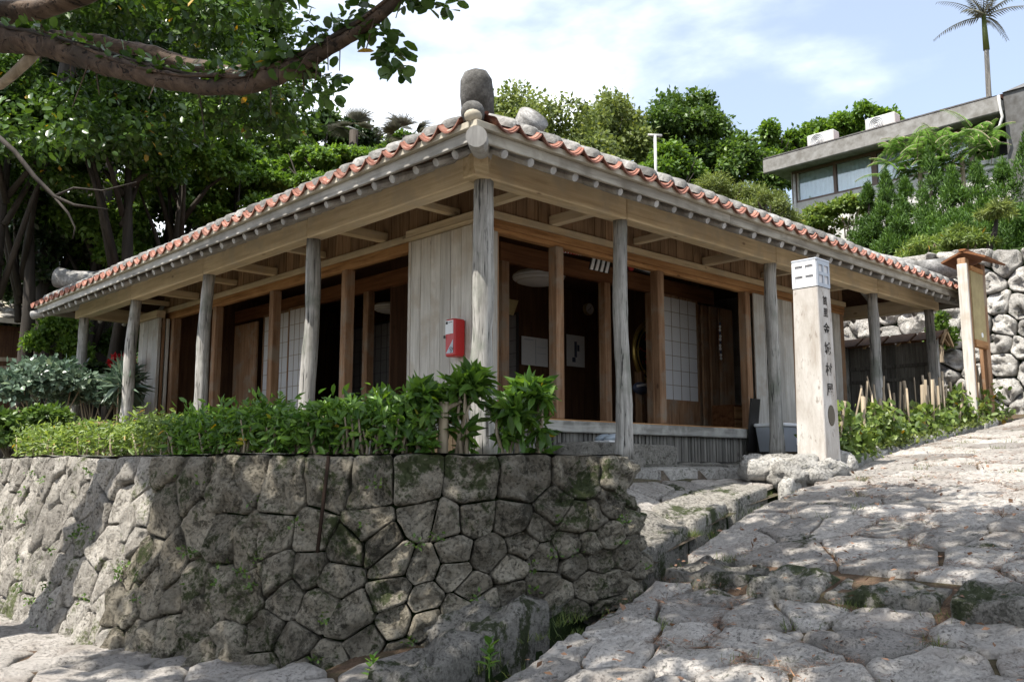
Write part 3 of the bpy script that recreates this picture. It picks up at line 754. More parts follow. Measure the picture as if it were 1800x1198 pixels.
# tie beams from the posts back to the wall
for x in (1.74, 4.45, 7.10):
    mb = MB(); mb.box(x-0.05, x+0.05, 0.077, 0.90, 2.40, 2.50, 0.008); part('tie_beam', mb, M['beamy'], house)
for y in (2.64, 5.08, 7.43):
    mb = MB(); mb.box(0.077, 0.90, y-0.05, y+0.05, 2.40, 2.50, 0.008); part('tie_beam', mb, M['beamx'], house)
for k, (x, y) in enumerate(((0.9, 0), (3.1, 0), (5.8, 0))):
    mb = MB(); mb.box(x-0.04, x+0.04, 0.077, 0.90, 2.44, 2.51, 0.006); part('tie_beam', mb, M['beamy'], house)
for k, y in enumerate((1.4, 3.9, 6.2, 8.5)):
    mb = MB(); mb.box(0.077, 0.90, y-0.04, y+0.04, 2.44, 2.51, 0.006); part('tie_beam', mb, M['beamx'], house)

# --- roof
SL = 0.45; EO = 0.53; ZE = 2.415
XR = 4.5; RZ = ZE + SL*(XR+EO); Y0r, Y1r = 4.5, 5.1
def roofz(x, y):
    d = min(x+EO, HX+EO-x, y+EO, HY+EO-y); return ZE + SL*d
rd = MB()
def deck(dz):
    c = [(-EO,-EO),(HX+EO,-EO),(HX+EO,HY+EO),(-EO,HY+EO)]
    return [(x,y,ZE+dz) for x,y in c] + [(XR,Y0r,RZ+dz),(XR,Y1r,RZ+dz)]
rd.add(deck(0.0), [(0,4,1),(1,4,5,2),(2,5,3),(3,5,4,0)]); rd.add(deck(0.05), [(0,1,4),(1,2,5,4),(2,3,5),(3,0,4,5)])
rd.add(deck(0.0)[:4]+deck(0.05)[:4], [(0,1,5,4),(1,2,6,5),(2,3,7,6),(3,0,4,7)])
part('roof_deck', rd, M['inside'], house)
# fascia and the pale board under the tiles
def strip(a, b, o0, o1, z0, z1, m, nm, axis):
    mb = MB()
    if axis == 'x': mb.box(a, b, -o1, -o0, z0, z1, 0.004)
    else: mb.box(-o1, -o0, a, b, z0, z1, 0.004)
    return part(nm, mb, M[m], house)
xe = HX+EO; ye = HY+EO
def lengths(a, b, n): return [(a+(b-a)*i/n, a+(b-a)*(i+1)/n) for i in range(n)]
for a, b in lengths(-0.555, xe, 3): strip(a, b-0.003, 0.505, 0.535, 2.345, 2.432, 'fasciax', 'fascia_board', 'x')
for a, b in lengths(-0.503, ye, 3): strip(a, b-0.003, 0.525, 0.555, 2.345, 2.432, 'fasciay', 'fascia_board', 'y')
for a, b in lengths(-0.58, xe+0.02, 3): strip(a, b-0.003, 0.50, 0.575, 2.434, 2.485, 'lime', 'eave_strip', 'x')
for a, b in lengths(-0.498, ye+0.02, 3): strip(a, b-0.003, 0.50, 0.595, 2.434, 2.485, 'lime', 'eave_strip', 'y')
mb = MB(); mb.box(xe-0.03, xe, -0.50, ye, 2.345, 2.43); part('fascia_board', mb, M['fasciay'], house)
mb = MB(); mb.box(-0.50, xe-0.04, ye-0.03, ye, 2.345, 2.43); part('fascia_board', mb, M['fasciax'], house)
# round rafters
def rafter(kind, c, far):
    mb = MB(); r = 0.033 + rh.uniform(-0.003, 0.005)
    a = -0.50 + rh.uniform(-0.015, 0.012); b = min(far, 1.6)
    za = ZE - 0.110 + SL*(a+EO)*0.96; zb = ZE - 0.085 + SL*(b+EO)
    if kind == 'x': P = [(c, a, za), (c, b, zb)]
    elif kind == 'y': P = [(a, c, za), (b, c, zb)]
    elif kind == 'x2': P = [(HX-a, c, za), (HX-b, c, zb)]
    else: P = [(c, HY-a, za), (c, HY-b, zb)]
    mb.sweep(P, r, 8, True); part('rafter', mb, M['logend'], house)
x = -0.24
while x < HX+0.45:
    rafter('x', x + rh.uniform(-0.02,0.02), max(-0.3, min(x, HX-x+0.0) - 0.06) if (x < 1.6 or x > HX-1.6) else 1.6); x += 0.272
y = -0.24
while y < HY+0.45:
    rafter('y', y + rh.uniform(-0.02,0.02), max(-0.3, min(y, HY-y) - 0.06) if (y < 1.6 or y > HY-1.6) else 1.6); y += 0.262
for k in range(14): rafter('x2', 0.4+0.5*k, 1.0)
for k in range(10): rafter('y2', 0.4+0.4*k, 1.0)
mb = MB(); mb.sweep([(-0.64,-0.64,2.318),(-0.3,-0.3,2.40),(0.9,0.9,2.78)], [0.078,0.076,0.07], 14, True); part('hip_rafter', mb, M['logend'], house, False)
mb = MB(); mb.sweep([(-0.6,HY+0.6,2.33),(0.7,HY-0.7,2.70)], 0.07, 12, True); part('hip_rafter', mb, M['logend'], house)
mb = MB(); mb.sweep([(HX+0.6,-0.6,2.33),(HX-0.7,0.7,2.70)], 0.07, 12, True); part('hip_rafter', mb, M['logend'], house)

# clay tiles: a trough tile between two plastered cover rows
TP = 0.243
def pan_mesh(width, sag, length, thick, nm, mat, n=10):
    mb = MB(); vs_ = []
    for s in (0, length):
        for t in (0, -thick):
            for i in range(n+1):
                a = -1 + 2*i/n
                vs_.append((a*width/2, s, sag*(abs(a)**2.1) - sag + t + SL*s))
    m = n+1
    fs = []
    for i in range(n):
        fs += [(i, i+1, 2*m+i+1, 2*m+i), (m+i+1, m+i, 3*m+i, 3*m+i+1), (m+i, m+i+1, i+1, i), (2*m+i, 2*m+i+1, 3*m+i+1, 3*m+i)]
    mb.add(vs_, fs); return mb.mesh(nm, mat, False)
pan_lo = pan_mesh(TP*0.985, 0.074, 0.30, 0.014, 'trough_tile', M['tile'])
pan_up = pan_mesh(TP*0.93, 0.066, 0.28, 0.013, 'trough_tile_upper', M['tile'])
def put(me, nm, x, y, z, rz, sc=1.0):
    o = link(nm, me, house); o.location = (x, y, z); o.rotation_euler = (rh.uniform(-0.03,0.03), rh.uniform(-0.07,0.07), rz+rh.uniform(-0.03,0.03)); o.location.z += rh.uniform(-0.006,0.006); o.scale = (sc, sc, sc); return o
def cover_row(kind, c, length, seed):
    """half-round plastered ridge up the slope with a rounded plug at the eave"""
    mb = MB(); n = 8; rings = []; r0 = 0.074
    prof = [(-0.572, 0.35), (-0.566, 0.74), (-0.55, 0.95), (-0.50, 1.0)]
    s = -0.2
    while s < length: prof.append((s, 1.0)); s += 0.5
    prof.append((length, 1.0))
    vs_ = []
    for (o, k) in prof:
        for i in range(n+1):
            th = math.pi*i/n; rr_ = r0*k*(1 + 0.09*mnoise.noise(Vector((o*4, i*0.6, seed))))
            a = math.cos(th)*rr_*1.06; h = math.sin(th)*rr_*1.12 + ZE + 0.118 + SL*(o+EO)
            jc = 0.012*math.sin(seed*5.1); jo = 0.014*math.sin(seed*7.7) if o < -0.3 else 0
            vs_.append((c+a+jc, o+jo, h) if kind == 'x' else (o+jo, c-a+jc, h))
    fs = []
    for j in range(len(prof)-1):
        for i in range(n): fs.append((j*(n+1)+i, j*(n+1)+i+1, (j+1)*(n+1)+i+1, (j+1)*(n+1)+i))
    fs.append(tuple(range(n, -1, -1))); mb.add(vs_, fs)
    part('cover_tile', mb, M['plaster'], house, True)
k = 0
c = -0.42
zt = 2.535
while c < HX+0.50:
    lim = min(c, HX-c); 
    put(pan_lo, 'trough_tile', c+TP/2, -0.612, zt-0.010, 0); put(pan_up, 'trough_tile', c+TP/2, -0.592, zt+0.004, 0)
    if lim > -0.38: cover_row('x', c, min(lim-0.02, 4.4), k*1.7)
    c += TP; k += 1
c = -0.42
while c < HY+0.50:
    lim = min(c, HY-c)
    put(pan_lo, 'trough_tile', -0.622, c+TP/2, zt-0.010, -math.pi/2); put(pan_up, 'trough_tile', -0.602, c+TP/2, zt+0.004, -math.pi/2)
    if lim > -0.38: cover_row('y', c, min(lim-0.02, 4.4), k*1.7+40)
    c += TP; k += 1
# clay bed of the roof above the first tiles
cb = MB(); dz = 0.075
def inset(o): return [(-EO+o,-EO+o,ZE+dz+SL*o),(HX+EO-o,-EO+o,ZE+dz+SL*o),(HX+EO-o,HY+EO-o,ZE+dz+SL*o),(-EO+o,HY+EO-o,ZE+dz+SL*o)]
cb.add(inset(0.08)+[(XR,Y0r,RZ+dz),(XR,Y1r,RZ+dz)], [(0,1,4),(1,2,5,4),(2,3,5),(3,0,4,5)]); part('tile_bed', cb, M['tile'], house)
# plastered hips and ridge with their swept-up ends
def swept(nm, pts, rad, seed, flat=1.0):
    mb = MB(); mb.sweep(pts, rad, 18, True, 0.08, seed, jscale=6); return part(nm, mb, M['plasterdark' if seed == 1 else 'plaster'], house, True)
def hipz(t): return ZE + SL*(t+EO) + 0.16
swept('hip_ridge', [(4.4,4.4,hipz(4.4)),(2.5,2.5,hipz(2.5)),(1.3,1.3,hipz(1.3)),(0.8,0.8,hipz(0.8)),(0.50,0.60,hipz(0.55)-0.02),(0.34,0.46,hipz(0.5)+0.06),(0.28,0.41,hipz(0.5)+0.19),(0.25,0.385,hipz(0.5)+0.31),(0.24,0.38,hipz(0.5)+0.375),(0.24,0.38,hipz(0.5)+0.405)],
      [0.12,0.12,0.12,0.13,0.14,0.146,0.152,0.145,0.105,0.03], 1)
mb = MB(); mb.ellipsoid((-0.53,-0.47,ZE+0.165), 0.09, 0.09, 0.085, 18, 10); mb.sweep([(-0.53,-0.47,ZE+0.15),(0.3,0.33,ZE+0.42)], 0.085, 12)
part('corner_tile', mb, M['plasterdark'], house, True)
mb = MB(); mb.ellipsoid((-0.55,-0.50,ZE+0.12), 0.07, 0.066, 0.055, 14, 8); part('corner_plug', mb, M['lime'], house, True)
swept('hip_ridge', [(4.4,HY-4.4,hipz(4.4)),(1.5,HY-1.5,hipz(1.5)),(0.5,HY-0.5,hipz(0.5)),(0.1,HY-0.1,hipz(0.1)+0.05),(-0.18,HY+0.18,hipz(0.0)+0.09),(-0.34,HY+0.34,hipz(0.0)+0.13)],
      [0.12,0.12,0.12,0.13,0.15,0.165], 2)
swept('hip_ridge', [(HX-4.4,4.4,hipz(4.4)),(HX-1.5,1.5,hipz(1.5)),(HX-0.5,0.5,hipz(0.5)),(HX-0.1,0.1,hipz(0.1)+0.05),(HX+0.3,-0.3,hipz(0.0)+0.12)], [0.12,0.12,0.12,0.13,0.16], 3)
swept('hip_ridge', [(HX-4.4,HY-4.4,hipz(4.4)),(HX-1.5,HY-1.5,hipz(1.5)),(HX+0.3,HY+0.3,hipz(0)+0.1)], [0.12,0.12,0.15], 6)
swept('main_ridge', [(4.5,6.2,RZ+0.36),(4.5,5.2,RZ+0.12),(4.5,4.6,RZ+0.12),(4.5,4.25,RZ+0.26),(4.48,4.02,RZ+0.42),(4.46,3.88,RZ+0.52)], [0.27,0.18,0.18,0.20,0.23,0.25], 4)
# vent pipe on the far slope
mb = MB(); mb.sweep([(5.08,2.08,3.5),(5.08,2.08,4.58)], 0.02, 10); mb.sweep([(5.0,2.14,4.58),(5.16,2.02,4.58)], 0.016, 10)
part('vent_pipe', mb, M['acwhite'], house, True)

# --- inner walls
ZS, ZL = 0.41, 2.20
def frieze(axis):
    c = D + 0.02; end = (HX if axis == 'x' else HY) - D
    while c < end:
        w = rh.uniform(0.145, 0.185); w = min(w, end-c); o = rh.uniform(0, 0.008); mb = MB(); z1 = 2.96
        if axis == 'x': mb.box(c+0.004, c+w-0.004, D+0.012-o, D+0.032, 2.395, z1)
        else: mb.box(D+0.012-o, D+0.032, c+0.004, c+w-0.004, 2.395, z1)
        part('frieze_board', mb, M['frieze'], house); c += w
frieze('x'); frieze('y')
# backing behind the frieze boards
mb = MB(); mb.box(D+0.034, HX-D, D+0.034, D+0.05, 2.30, 3.0); part('frieze_backing', mb, M['inside'], house)
mb = MB(); mb.box(D+0.034, D+0.05, D+0.052, HY-D, 2.30, 3.0); part('frieze_backing', mb, M['inside'], house)
def bar(nm, x0, x1, y0, y1, z0, z1, m, bev=0.006, parent=None):
    mb = MB(); mb.box(x0, x1, y0, y1, z0, z1, bev); return part(nm, mb, M[m], parent or house)
bar('lintel', D-0.02, HX-D, D-0.045, D+0.03, 2.325, 2.395, 'beamx'); bar('lintel', D, HX-D, D-0.02, D+0.06, 2.245, 2.323, 'redx'); bar('lintel', D, HX-D, D-0.005, D+0.08, 2.195, 2.243, 'redx')
bar('lintel', D-0.045, D+0.03, D+0.032, HY-D, 2.325, 2.395, 'beamy'); bar('lintel', D-0.02, D+0.06, D+0.062, HY-D, 2.215, 2.323, 'redy')
# sills and skirting of upright slats
bar('sill', D-0.13, HX-D+0.02, D-0.13, D+0.03, 0.295, 0.41, 'sillx', 0.012); bar('sill', D-0.13, D+0.03, D+0.032, HY-D, 0.295, 0.41, 'silly', 0.012)
bar('track', D, HX-D, D-0.02, D+0.10, 0.411, 0.430, 'redx', 0.003); bar('track', D-0.02, D+0.10, D+0.10, HY-D, 0.411, 0.430, 'redy', 0.003)
me1 = MB().box(-0.021, 0.021, -0.012, 0.012, 0.002, 0.298).mesh('slat', M['slat']); me2 = MB().box(-0.030, 0.030, -0.013, 0.013, 0.002, 0.298).mesh('slat', M['slat'])
me3 = MB().box(-0.045, 0.045, -0.012, 0.012, 0.002, 0.298).mesh('slat_new', M['slatnew'])
c = D
while c < HX-D:
    o = link('slat', me2 if rh.random() < 0.25 else me1, house); o.location = (c, D-0.06+rh.uniform(-0.006,0.006), 0); o.rotation_euler = (0, rh.uniform(-0.012,0.012), 0); c += rh.uniform(0.058, 0.072)
c = D+0.03
while c < HY-D:
    near = c < 2.3
    o = link('slat', me3 if near else me1, house); o.location = (D-0.06, c, 0); o.rotation_euler = (rh.uniform(-0.01,0.01), 0, math.pi/2); c += 0.098 if near else 0.066
for a in (1.95, 3.55, 5.4): bar('stub_post', a-0.05, a+0.05, D-0.085, D-0.01, 0.0, 0.296, 'slat')
c = D-0.12
while c < HX-D:
    w = rh.uniform(0.35, 0.7); mb = MB(); stone(mb, [(c,D-0.16),(c+w,D-0.16),(c+w,D+0.1),(c,D+0.1)], lambda a, b, h: (a, b, -0.035+h), gap=0.008, thick=0.12, bulge=0.032, rnd=rh, rough=0.01)
    part('foundation_stone', mb, M['stepstone'], house, True); c += w
bar('skirting_backing', D-0.02, HX-D, D+0.0, D+0.02, -0.1, 0.29, 'black', 0); bar('skirting_backing', D, D+0.02, D+0.03, HY-D, -0.1, 0.29, 'black', 0)
# columns of the outer rooms
for x in (0.925, 1.83, 3.53, 5.38, 6.52, 7.98): bar('column', x-0.058, x+0.058, D-0.03+0.005, D+0.09, 0.432, 2.20, 'redz', 0.008)
for y in (3.42, 5.13, 6.80, 8.25): bar('column', D-0.025, D+0.09, y-0.058, y+0.058, 0.432, 2.215, 'redz', 0.008)
bar('jamb', D+0.0, D+0.06, D-0.028, D+0.06, 0.432, 2.2, 'board', 0.004)
# shutter cases of upright grey boards
def boards(axis, a, b, pos, z0, z1, w, m='board', nm='wall_board'):
    n = max(1, round((b-a)/w)); e = []
    for i in range(n):
        p = a+(b-a)*i/n; q = a+(b-a)*(i+1)/n; o = rh.uniform(0, 0.006); mb = MB()
        if axis == 'x': mb.box(p+0.0025, q-0.0025, pos-o, pos+0.02, z0, z1, 0.003)
        else: mb.box(pos-o, pos+0.02, p+0.0025, q-0.0025, z0, z1, 0.003)
        part(nm, mb, M[m], house)
boards('y', 0.93, 2.06, D-0.075, 0.412, 2.29, 0.165)
bar('case_backing', D-0.053, D-0.03, 0.93, 2.06, 0.412, 2.29, 'inside', 0)
bar('case_stile', D-0.085, D+0.03, 2.062, 2.105, 0.412, 2.29, 'board', 0.004)
bar('case_header', D-0.15, D+0.0, 0.90, 2.11, 2.30, 2.322, 'beamy'); bar('case_header', D-0.13, D-0.046, 0.90, 2.10, 2.324, 2.40, 'beamy')
boards('x', 5.46, 6.44, D-0.06, 0.412, 2.19, 0.245)
bar('case_backing', 5.46, 6.44, D-0.038, D-0.035, 0.412, 2.19, 'inside', 0)
boards('x', 6.70, 7.9, D-0.03, 0.412, 2.19, 0.2)
boards('y', 8.40, 9.12, 0.70, 0.10, 2.22, 0.19)
bar('case_header', 0.66, 0.80, 8.36, 9.16, 2.225, 2.34, 'beamy'); bar('case_stile', 0.69, 0.74, 8.34, 8.395, 0.1, 2.22, 'board'); bar('case_stile', 0.76, 0.80, 8.34, 8.39, 0.1, 2.22, 'redz'); bar('case_stile', 0.82, 0.87, 8.34, 8.39, 0.1, 2.22, 'board')
boards('x', 0.725, 0.89, 9.10, 0.1, 2.3, 0.09)
# floor, ceiling, rooms
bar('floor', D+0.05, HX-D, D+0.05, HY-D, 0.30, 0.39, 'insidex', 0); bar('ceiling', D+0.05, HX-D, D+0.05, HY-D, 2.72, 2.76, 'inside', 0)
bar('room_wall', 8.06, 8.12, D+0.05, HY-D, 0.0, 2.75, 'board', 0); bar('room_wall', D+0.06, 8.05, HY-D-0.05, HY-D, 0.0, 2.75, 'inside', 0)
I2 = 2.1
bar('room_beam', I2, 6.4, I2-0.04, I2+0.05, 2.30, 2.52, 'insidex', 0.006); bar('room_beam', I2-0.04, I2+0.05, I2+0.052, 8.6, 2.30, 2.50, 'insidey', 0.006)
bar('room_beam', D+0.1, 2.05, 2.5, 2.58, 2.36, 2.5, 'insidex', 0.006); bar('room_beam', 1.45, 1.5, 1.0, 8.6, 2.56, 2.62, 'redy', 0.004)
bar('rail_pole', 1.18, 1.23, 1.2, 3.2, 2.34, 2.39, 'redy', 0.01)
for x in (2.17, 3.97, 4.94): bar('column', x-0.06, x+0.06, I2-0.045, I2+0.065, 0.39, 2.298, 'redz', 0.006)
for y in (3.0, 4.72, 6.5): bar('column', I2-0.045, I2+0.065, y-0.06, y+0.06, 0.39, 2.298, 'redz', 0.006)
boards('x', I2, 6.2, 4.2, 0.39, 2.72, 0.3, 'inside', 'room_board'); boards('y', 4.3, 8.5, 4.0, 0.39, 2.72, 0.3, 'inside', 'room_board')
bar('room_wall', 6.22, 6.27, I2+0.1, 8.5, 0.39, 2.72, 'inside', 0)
# shoji screens and panel doors
def shoji(axis, a, b, pos, z0, z1, nu, nv, pm, panel=0.0, fr='redz'):
    nm = 'shoji_screen'
    w = 0.03
    if axis == 'x': f = bar(nm, a+w, b-w, pos-0.003, pos+0.003, z0+panel+0.02, z1-0.03, pm, 0)
    else: f = bar(nm, pos-0.003, pos+0.003, a+w, b-w, z0+panel+0.02, z1-0.03, pm, 0)
    mb = MB(); g = MB()
    def rect(m, u0, u1, v0, v1, t):
        if axis == 'x': m.box(u0, u1, pos-t, pos+t, v0, v1)
        else: m.box(pos-t, pos+t, u0, u1, v0, v1)
    rect(mb, a, a+w, z0, z1, 0.014); rect(mb, b-w, b, z0, z1, 0.014); rect(mb, a+w, b-w, z0, z0+0.04, 0.013); rect(mb, a+w, b-w, z1-0.035, z1, 0.013)
    if panel: rect(mb, a+w, b-w, z0+panel-0.02, z0+panel+0.025, 0.013); rect(mb, a+w, b-w, z0+0.04, z0+panel-0.02, 0.006)
    part('frame', mb, M[fr], f)
    for i in range(1, nu): rect(g, a+w+(b-a-2*w)*i/nu-0.004, a+w+(b-a-2*w)*i/nu+0.004, z0+panel+0.025, z1-0.035, 0.007)
    for j in range(1, nv): rect(g, a+w, b-w, z0+panel+0.02+(z1-z0-panel-0.05)*j/nv-0.004, z0+panel+0.02+(z1-z0-panel-0.05)*j/nv+0.004, 0.0055)
    part('lattice', g, M['twig' if pm == 'paper' else 'black'], f)
shoji('x', 5.02, 5.86, I2-0.10, 0.40, 2.29, 4, 7, 'paper', 0.42)
shoji('x', 4.90, 4.99, I2-0.14, 0.40, 2.29, 1, 7, 'paper', 0.42)
shoji('y', 6.62, 7.45, I2-0.10, 0.40, 2.29, 4, 8, 'paper', 0.0)
shoji('y', 6.10, 6.60, I2-0.14, 0.40, 2.29, 3, 8, 'paper', 0.0)
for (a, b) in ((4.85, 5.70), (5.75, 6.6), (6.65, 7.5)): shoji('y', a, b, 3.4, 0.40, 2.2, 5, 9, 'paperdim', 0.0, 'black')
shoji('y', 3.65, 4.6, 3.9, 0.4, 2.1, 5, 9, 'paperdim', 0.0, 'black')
for k, (a, b, yy) in enumerate(((5.92,6.12,I2-0.02),(6.02,6.26,I2-0.08),(6.13,6.40,I2-0.14),(6.28,6.62,I2-0.20))): bar('stacked_door', a, b, yy, yy+0.035, 0.40, 2.27-0.015*k, 'redz', 0.004)
bar('panel_door', 1.9, 1.94, 7.5, 8.25, 0.40, 2.2, 'redz', 0.004)
# ------------------------------------------------------------------ things in and around the house
rt = random.Random(21)
def planeX(px, py, X):
    a = at(px, py, 1.0) - CAM; return CAM + a*((X-CAM.x)/a.x)
def planeY(px, py, Y):
    a = at(px, py, 1.0) - CAM; return CAM + a*((Y-CAM.y)/a.y)
# fire extinguisher box on the boards
fx = D-0.085
fd = 0.135; yb1 = planeX(782, 600, fx-fd).y; yb0 = planeX(799, 600, fx-fd).y; fw = yb1-yb0
t = thing('fire_extinguisher_box', (fx, (yb0+yb1)/2, 1.02), 'small red fire extinguisher box on the grey boards', 'extinguisher box')
mb = MB(); mb.box(fx-fd, fx, yb0, yb1, 1.00, 1.36, 0.012); part('case', mb, M['red'], t)
mb = MB(); mb.box(fx-fd-0.006, fx-fd-0.001, yb0+0.02, yb1-0.012, 1.215, 1.345, 0); part('label_plate', mb, M['white'], t)
mb = MB(); mb.box(fx-fd-0.008, fx-fd-0.0062, yb1-0.05, yb1-0.02, 1.31, 1.335, 0); mb.box(fx-fd-0.008, fx-fd-0.0062, yb0+0.03, yb1-0.06, 1.322, 1.328, 0); part('print', mb, M['black'], t)
mb = MB(); mb.box(fx-fd-0.014, fx-fd-0.001, yb1-0.012, yb1+0.012, 1.175, 1.205, 0.004); part('latch', mb, M['black'], t)
mb = MB(); mb.add([(fx-fd-0.003,yb0+0.02,1.03),(fx-fd-0.003,yb1-0.02,1.03),(fx-fd-0.003,yb0+0.02,1.16)], [(0,1,2)]); part('window', mb, M['greymetal'], t)
mb = MB()
for k in range(3): mb.obox((fx-fd-0.0045,yb0+0.035+0.015*k,1.055+0.012*k), (0,0.6,-0.8), (1,0,0), (0,0.8,0.6), 0.03-0.008*k, 0.0008, 0.003)
part('window_bar', mb, M['black'], t)

# stepping block and slippers
mb = MB(); stone(mb, [(1.52,0.27),(3.02,0.27),(3.02,0.72),(1.52,0.72)], lambda a, b, h: (a, b, 0.165+h), gap=0.012, thick=0.36, bulge=0.025, rnd=rt, rough=0.012)
o = link('stepping_stone', mb.mesh('stepping_stone', M['stepstone'], True)); tag(o, 'long rough stone block used as a step below the right-hand doors', 'stone step')
def shoe(x, y, s, label):
    t = thing('slipper', (x, y, 0.192), label, 'slipper')
    mb = MB(); P = []; Rr = []
    for i in range(9):
        u = i/8; P.append((x + s*0.27*u, y, 0.225 + 0.02*math.sin(math.pi*u))); Rr.append(0.008+0.052*math.sin(math.pi*min(1, u*0.9+0.08))**0.6)
    mb.sweep(P[:], Rr, 10, True, flat=0.62); part('upper', mb, M['bluegrey'], t, True)
    mb = MB(); mb.box(x-0.005 if s > 0 else x-0.275, x+0.275 if s > 0 else x+0.005, y-0.045, y+0.045, 0.193, 0.212, 0.006); part('sole', mb, M['white'], t)
shoe(1.98, 0.42, 1, 'pale blue slipper at the front of the stone step'); shoe(2.02, 0.57, 1, 'pale blue slipper behind the other one on the step')

# plastic bin and the dark board behind it
b = planeY(1372, 795, 0.35); bx0 = b.x+0.02; zb0 = zterr(6.0, 0.3)-0.02
t = thing('plastic_bin', (bx0+0.25, 0.5, zb0), 'pale grey plastic storage bin with lid next to the log post', 'bin')
mb = MB(); mb.add([(bx0+0.03,0.33,zb0),(bx0+0.52,0.33,zb0),(bx0+0.52,0.66,zb0),(bx0+0.03,0.66,zb0),(bx0,0.30,zb0+0.30),(bx0+0.56,0.30,zb0+0.30),(bx0+0.56,0.69,zb0+0.30),(bx0,0.69,zb0+0.30)], [(0,3,2,1),(0,1,5,4),(1,2,6,5),(2,3,7,6),(3,0,4,7)]); part('body', mb, M['greymetal'], t)
mb = MB(); mb.box(bx0-0.02, bx0+0.58, 0.28, 0.71, zb0+0.302, zb0+0.345, 0.012); part('lid', mb, M['white'], t)
mb = MB(); mb.box(bx0+0.30, bx0+0.45, 0.3115, 0.3135, zb0+0.08, zb0+0.22); part('sticker', mb, M['white'], t)
mb = MB()
for k in range(4): mb.box(bx0+0.315+0.03*k, bx0+0.335+0.03*k, 0.3085, 0.3105, zb0+0.10+0.02*(k%2), zb0+0.19)
part('print', mb, M['cloth'], t)
t = thing('black_crate', (bx0+0.1, 0.75, zb0), 'narrow black plastic panel leaning upright behind the storage bin', 'panel')
mb = MB(); mb.obox((bx0+0.02,0.73,zb0+0.33), (1,0,0), (0,1,0.12), (0,-0.12,1), 0.10, 0.012, 0.33); part('panel', mb, M['black'], t)
mb = MB(); mb.obox((bx0+0.02,0.70,zb0+0.62), (1,0,0), (0,1,0.12), (0,-0.12,1), 0.09, 0.008, 0.012); part('rib', mb, M['greymetal'], t)

# paper lamps
def lamp(c, rx, rz, label):
    t = thing('paper_lamp', c, label, 'lamp')
    mb = MB(); mb.ellipsoid(c, rx, rx, rz, 22, 10); part('shade', mb, M['paper'], t, True)
    mb = MB()
    for k in (-0.55, -0.2, 0.2, 0.55):
        r = rx*math.sqrt(1-k*k)*1.004; mb.sweep([(c[0]+r*math.cos(a), c[1]+r*math.sin(a), c[2]+rz*k) for a in [2*math.pi*i/24 for i in range(25)]], 0.003, 4, False)
    part('hoop', mb, M['twig'], t)
    mb = MB(); mb.sweep([(c[0],c[1],c[2]+rz),(c[0],c[1],2.72)], 0.005, 6); part('cord', mb, M['black'], t)
lamp(tuple(planeY(947, 487, 3.0)), 0.36, 0.115, 'flat round paper lamp behind the right-hand doorway'); lamp(tuple(planeX(688, 541, 3.1)), 0.28, 0.085, 'flat round paper lamp seen left of the grey boards')
# clock and papers on the back boards
c = planeY(1035, 543, 4.15); t = thing('wall_clock', c, 'round pale wall clock in the dark room', 'clock')
mb = MB(); mb.sweep([(c.x,4.19,c.z),(c.x,4.13,c.z)], 0.10, 24); part('case', mb, M['tanpanel'], t)
mb = MB(); mb.sweep([(c.x,4.129,c.z),(c.x,4.125,c.z)], 0.088, 24); part('dial', mb, M['paper'], t)
mb = MB(); mb.obox((c.x+0.015,4.122,c.z+0.02), (0.6,0,0.8), (0,1,0), (-0.8,0,0.6), 0.03, 0.001, 0.004); mb.obox((c.x-0.02,4.122,c.z-0.012), (0.8,0,0.5), (0,1,0), (-0.5,0,0.8), 0.04, 0.001, 0.003); part('hand', mb, M['black'], t)
def poster(x0, x1, y0, y1, Y, label, img=True, cat='poster'):
    a = planeY(x0, y0, Y); b = planeY(x1, y1, Y); t = thing('poster', ((a.x+b.x)/2, Y, b.z), label, cat)
    mb = MB(); mb.box(a.x, b.x, Y-0.012, Y-0.008, b.z, a.z); part('sheet', mb, M['paper'], t)
    mb = MB(); w = b.x-a.x; h = a.z-b.z
    if img:
        mb.box(a.x+w*0.42, a.x+w*0.56, Y-0.015, Y-0.0125, b.z+h*0.3, b.z+h*0.8); mb.box(a.x+w*0.30, a.x+w*0.48, Y-0.015, Y-0.0125, b.z+h*0.14, b.z+h*0.29); mb.box(a.x+w*0.58, a.x+w*0.70, Y-0.015, Y-0.0125, b.z+h*0.5, b.z+h*0.7)
    else:
        mb.box(a.x+w*0.10, a.x+w*0.44, Y-0.015, Y-0.0125, b.z+h*0.88, b.z+h*0.92); mb.box(a.x+w*0.52, a.x+w*0.54, Y-0.015, Y-0.0125, b.z+h*0.05, b.z+h*0.95); mb.box(a.x+w*0.60, a.x+w*0.92, Y-0.015, Y-0.0125, b.z+h*0.44, b.z+h*0.46); mb.box(a.x+w*0.60, a.x+w*0.92, Y-0.015, Y-0.0125, b.z+h*0.66, b.z+h*0.68)
    part('print', mb, M['greymetal' if not img else 'cloth'], t)
poster(916, 962, 590, 645, 4.15, 'white notice sheet with faint lines on the back boards', False, 'notice'); poster(995, 1027, 587, 646, 4.15, 'small pale poster with a dark picture below the clock')
a = planeY(888, 524, 3.6); t = thing('white_board', (a.x, 3.6, a.z-0.25), 'pale blank board hanging at the left of the dark room', 'board')
mb = MB(); mb.add([(a.x-0.1,3.6,a.z),(a.x+0.26,3.6,a.z),(a.x+0.16,3.6,a.z-0.22),(a.x-0.1,3.6,a.z-0.20),(a.x-0.1,3.63,a.z),(a.x+0.26,3.63,a.z),(a.x+0.16,3.63,a.z-0.22),(a.x-0.1,3.63,a.z-0.20)], [(0,3,2,1),(4,5,6,7),(0,1,5,4),(1,2,6,5),(2,3,7,6),(3,0,4,7)]); part('board', mb, M['tanpanel'], t)
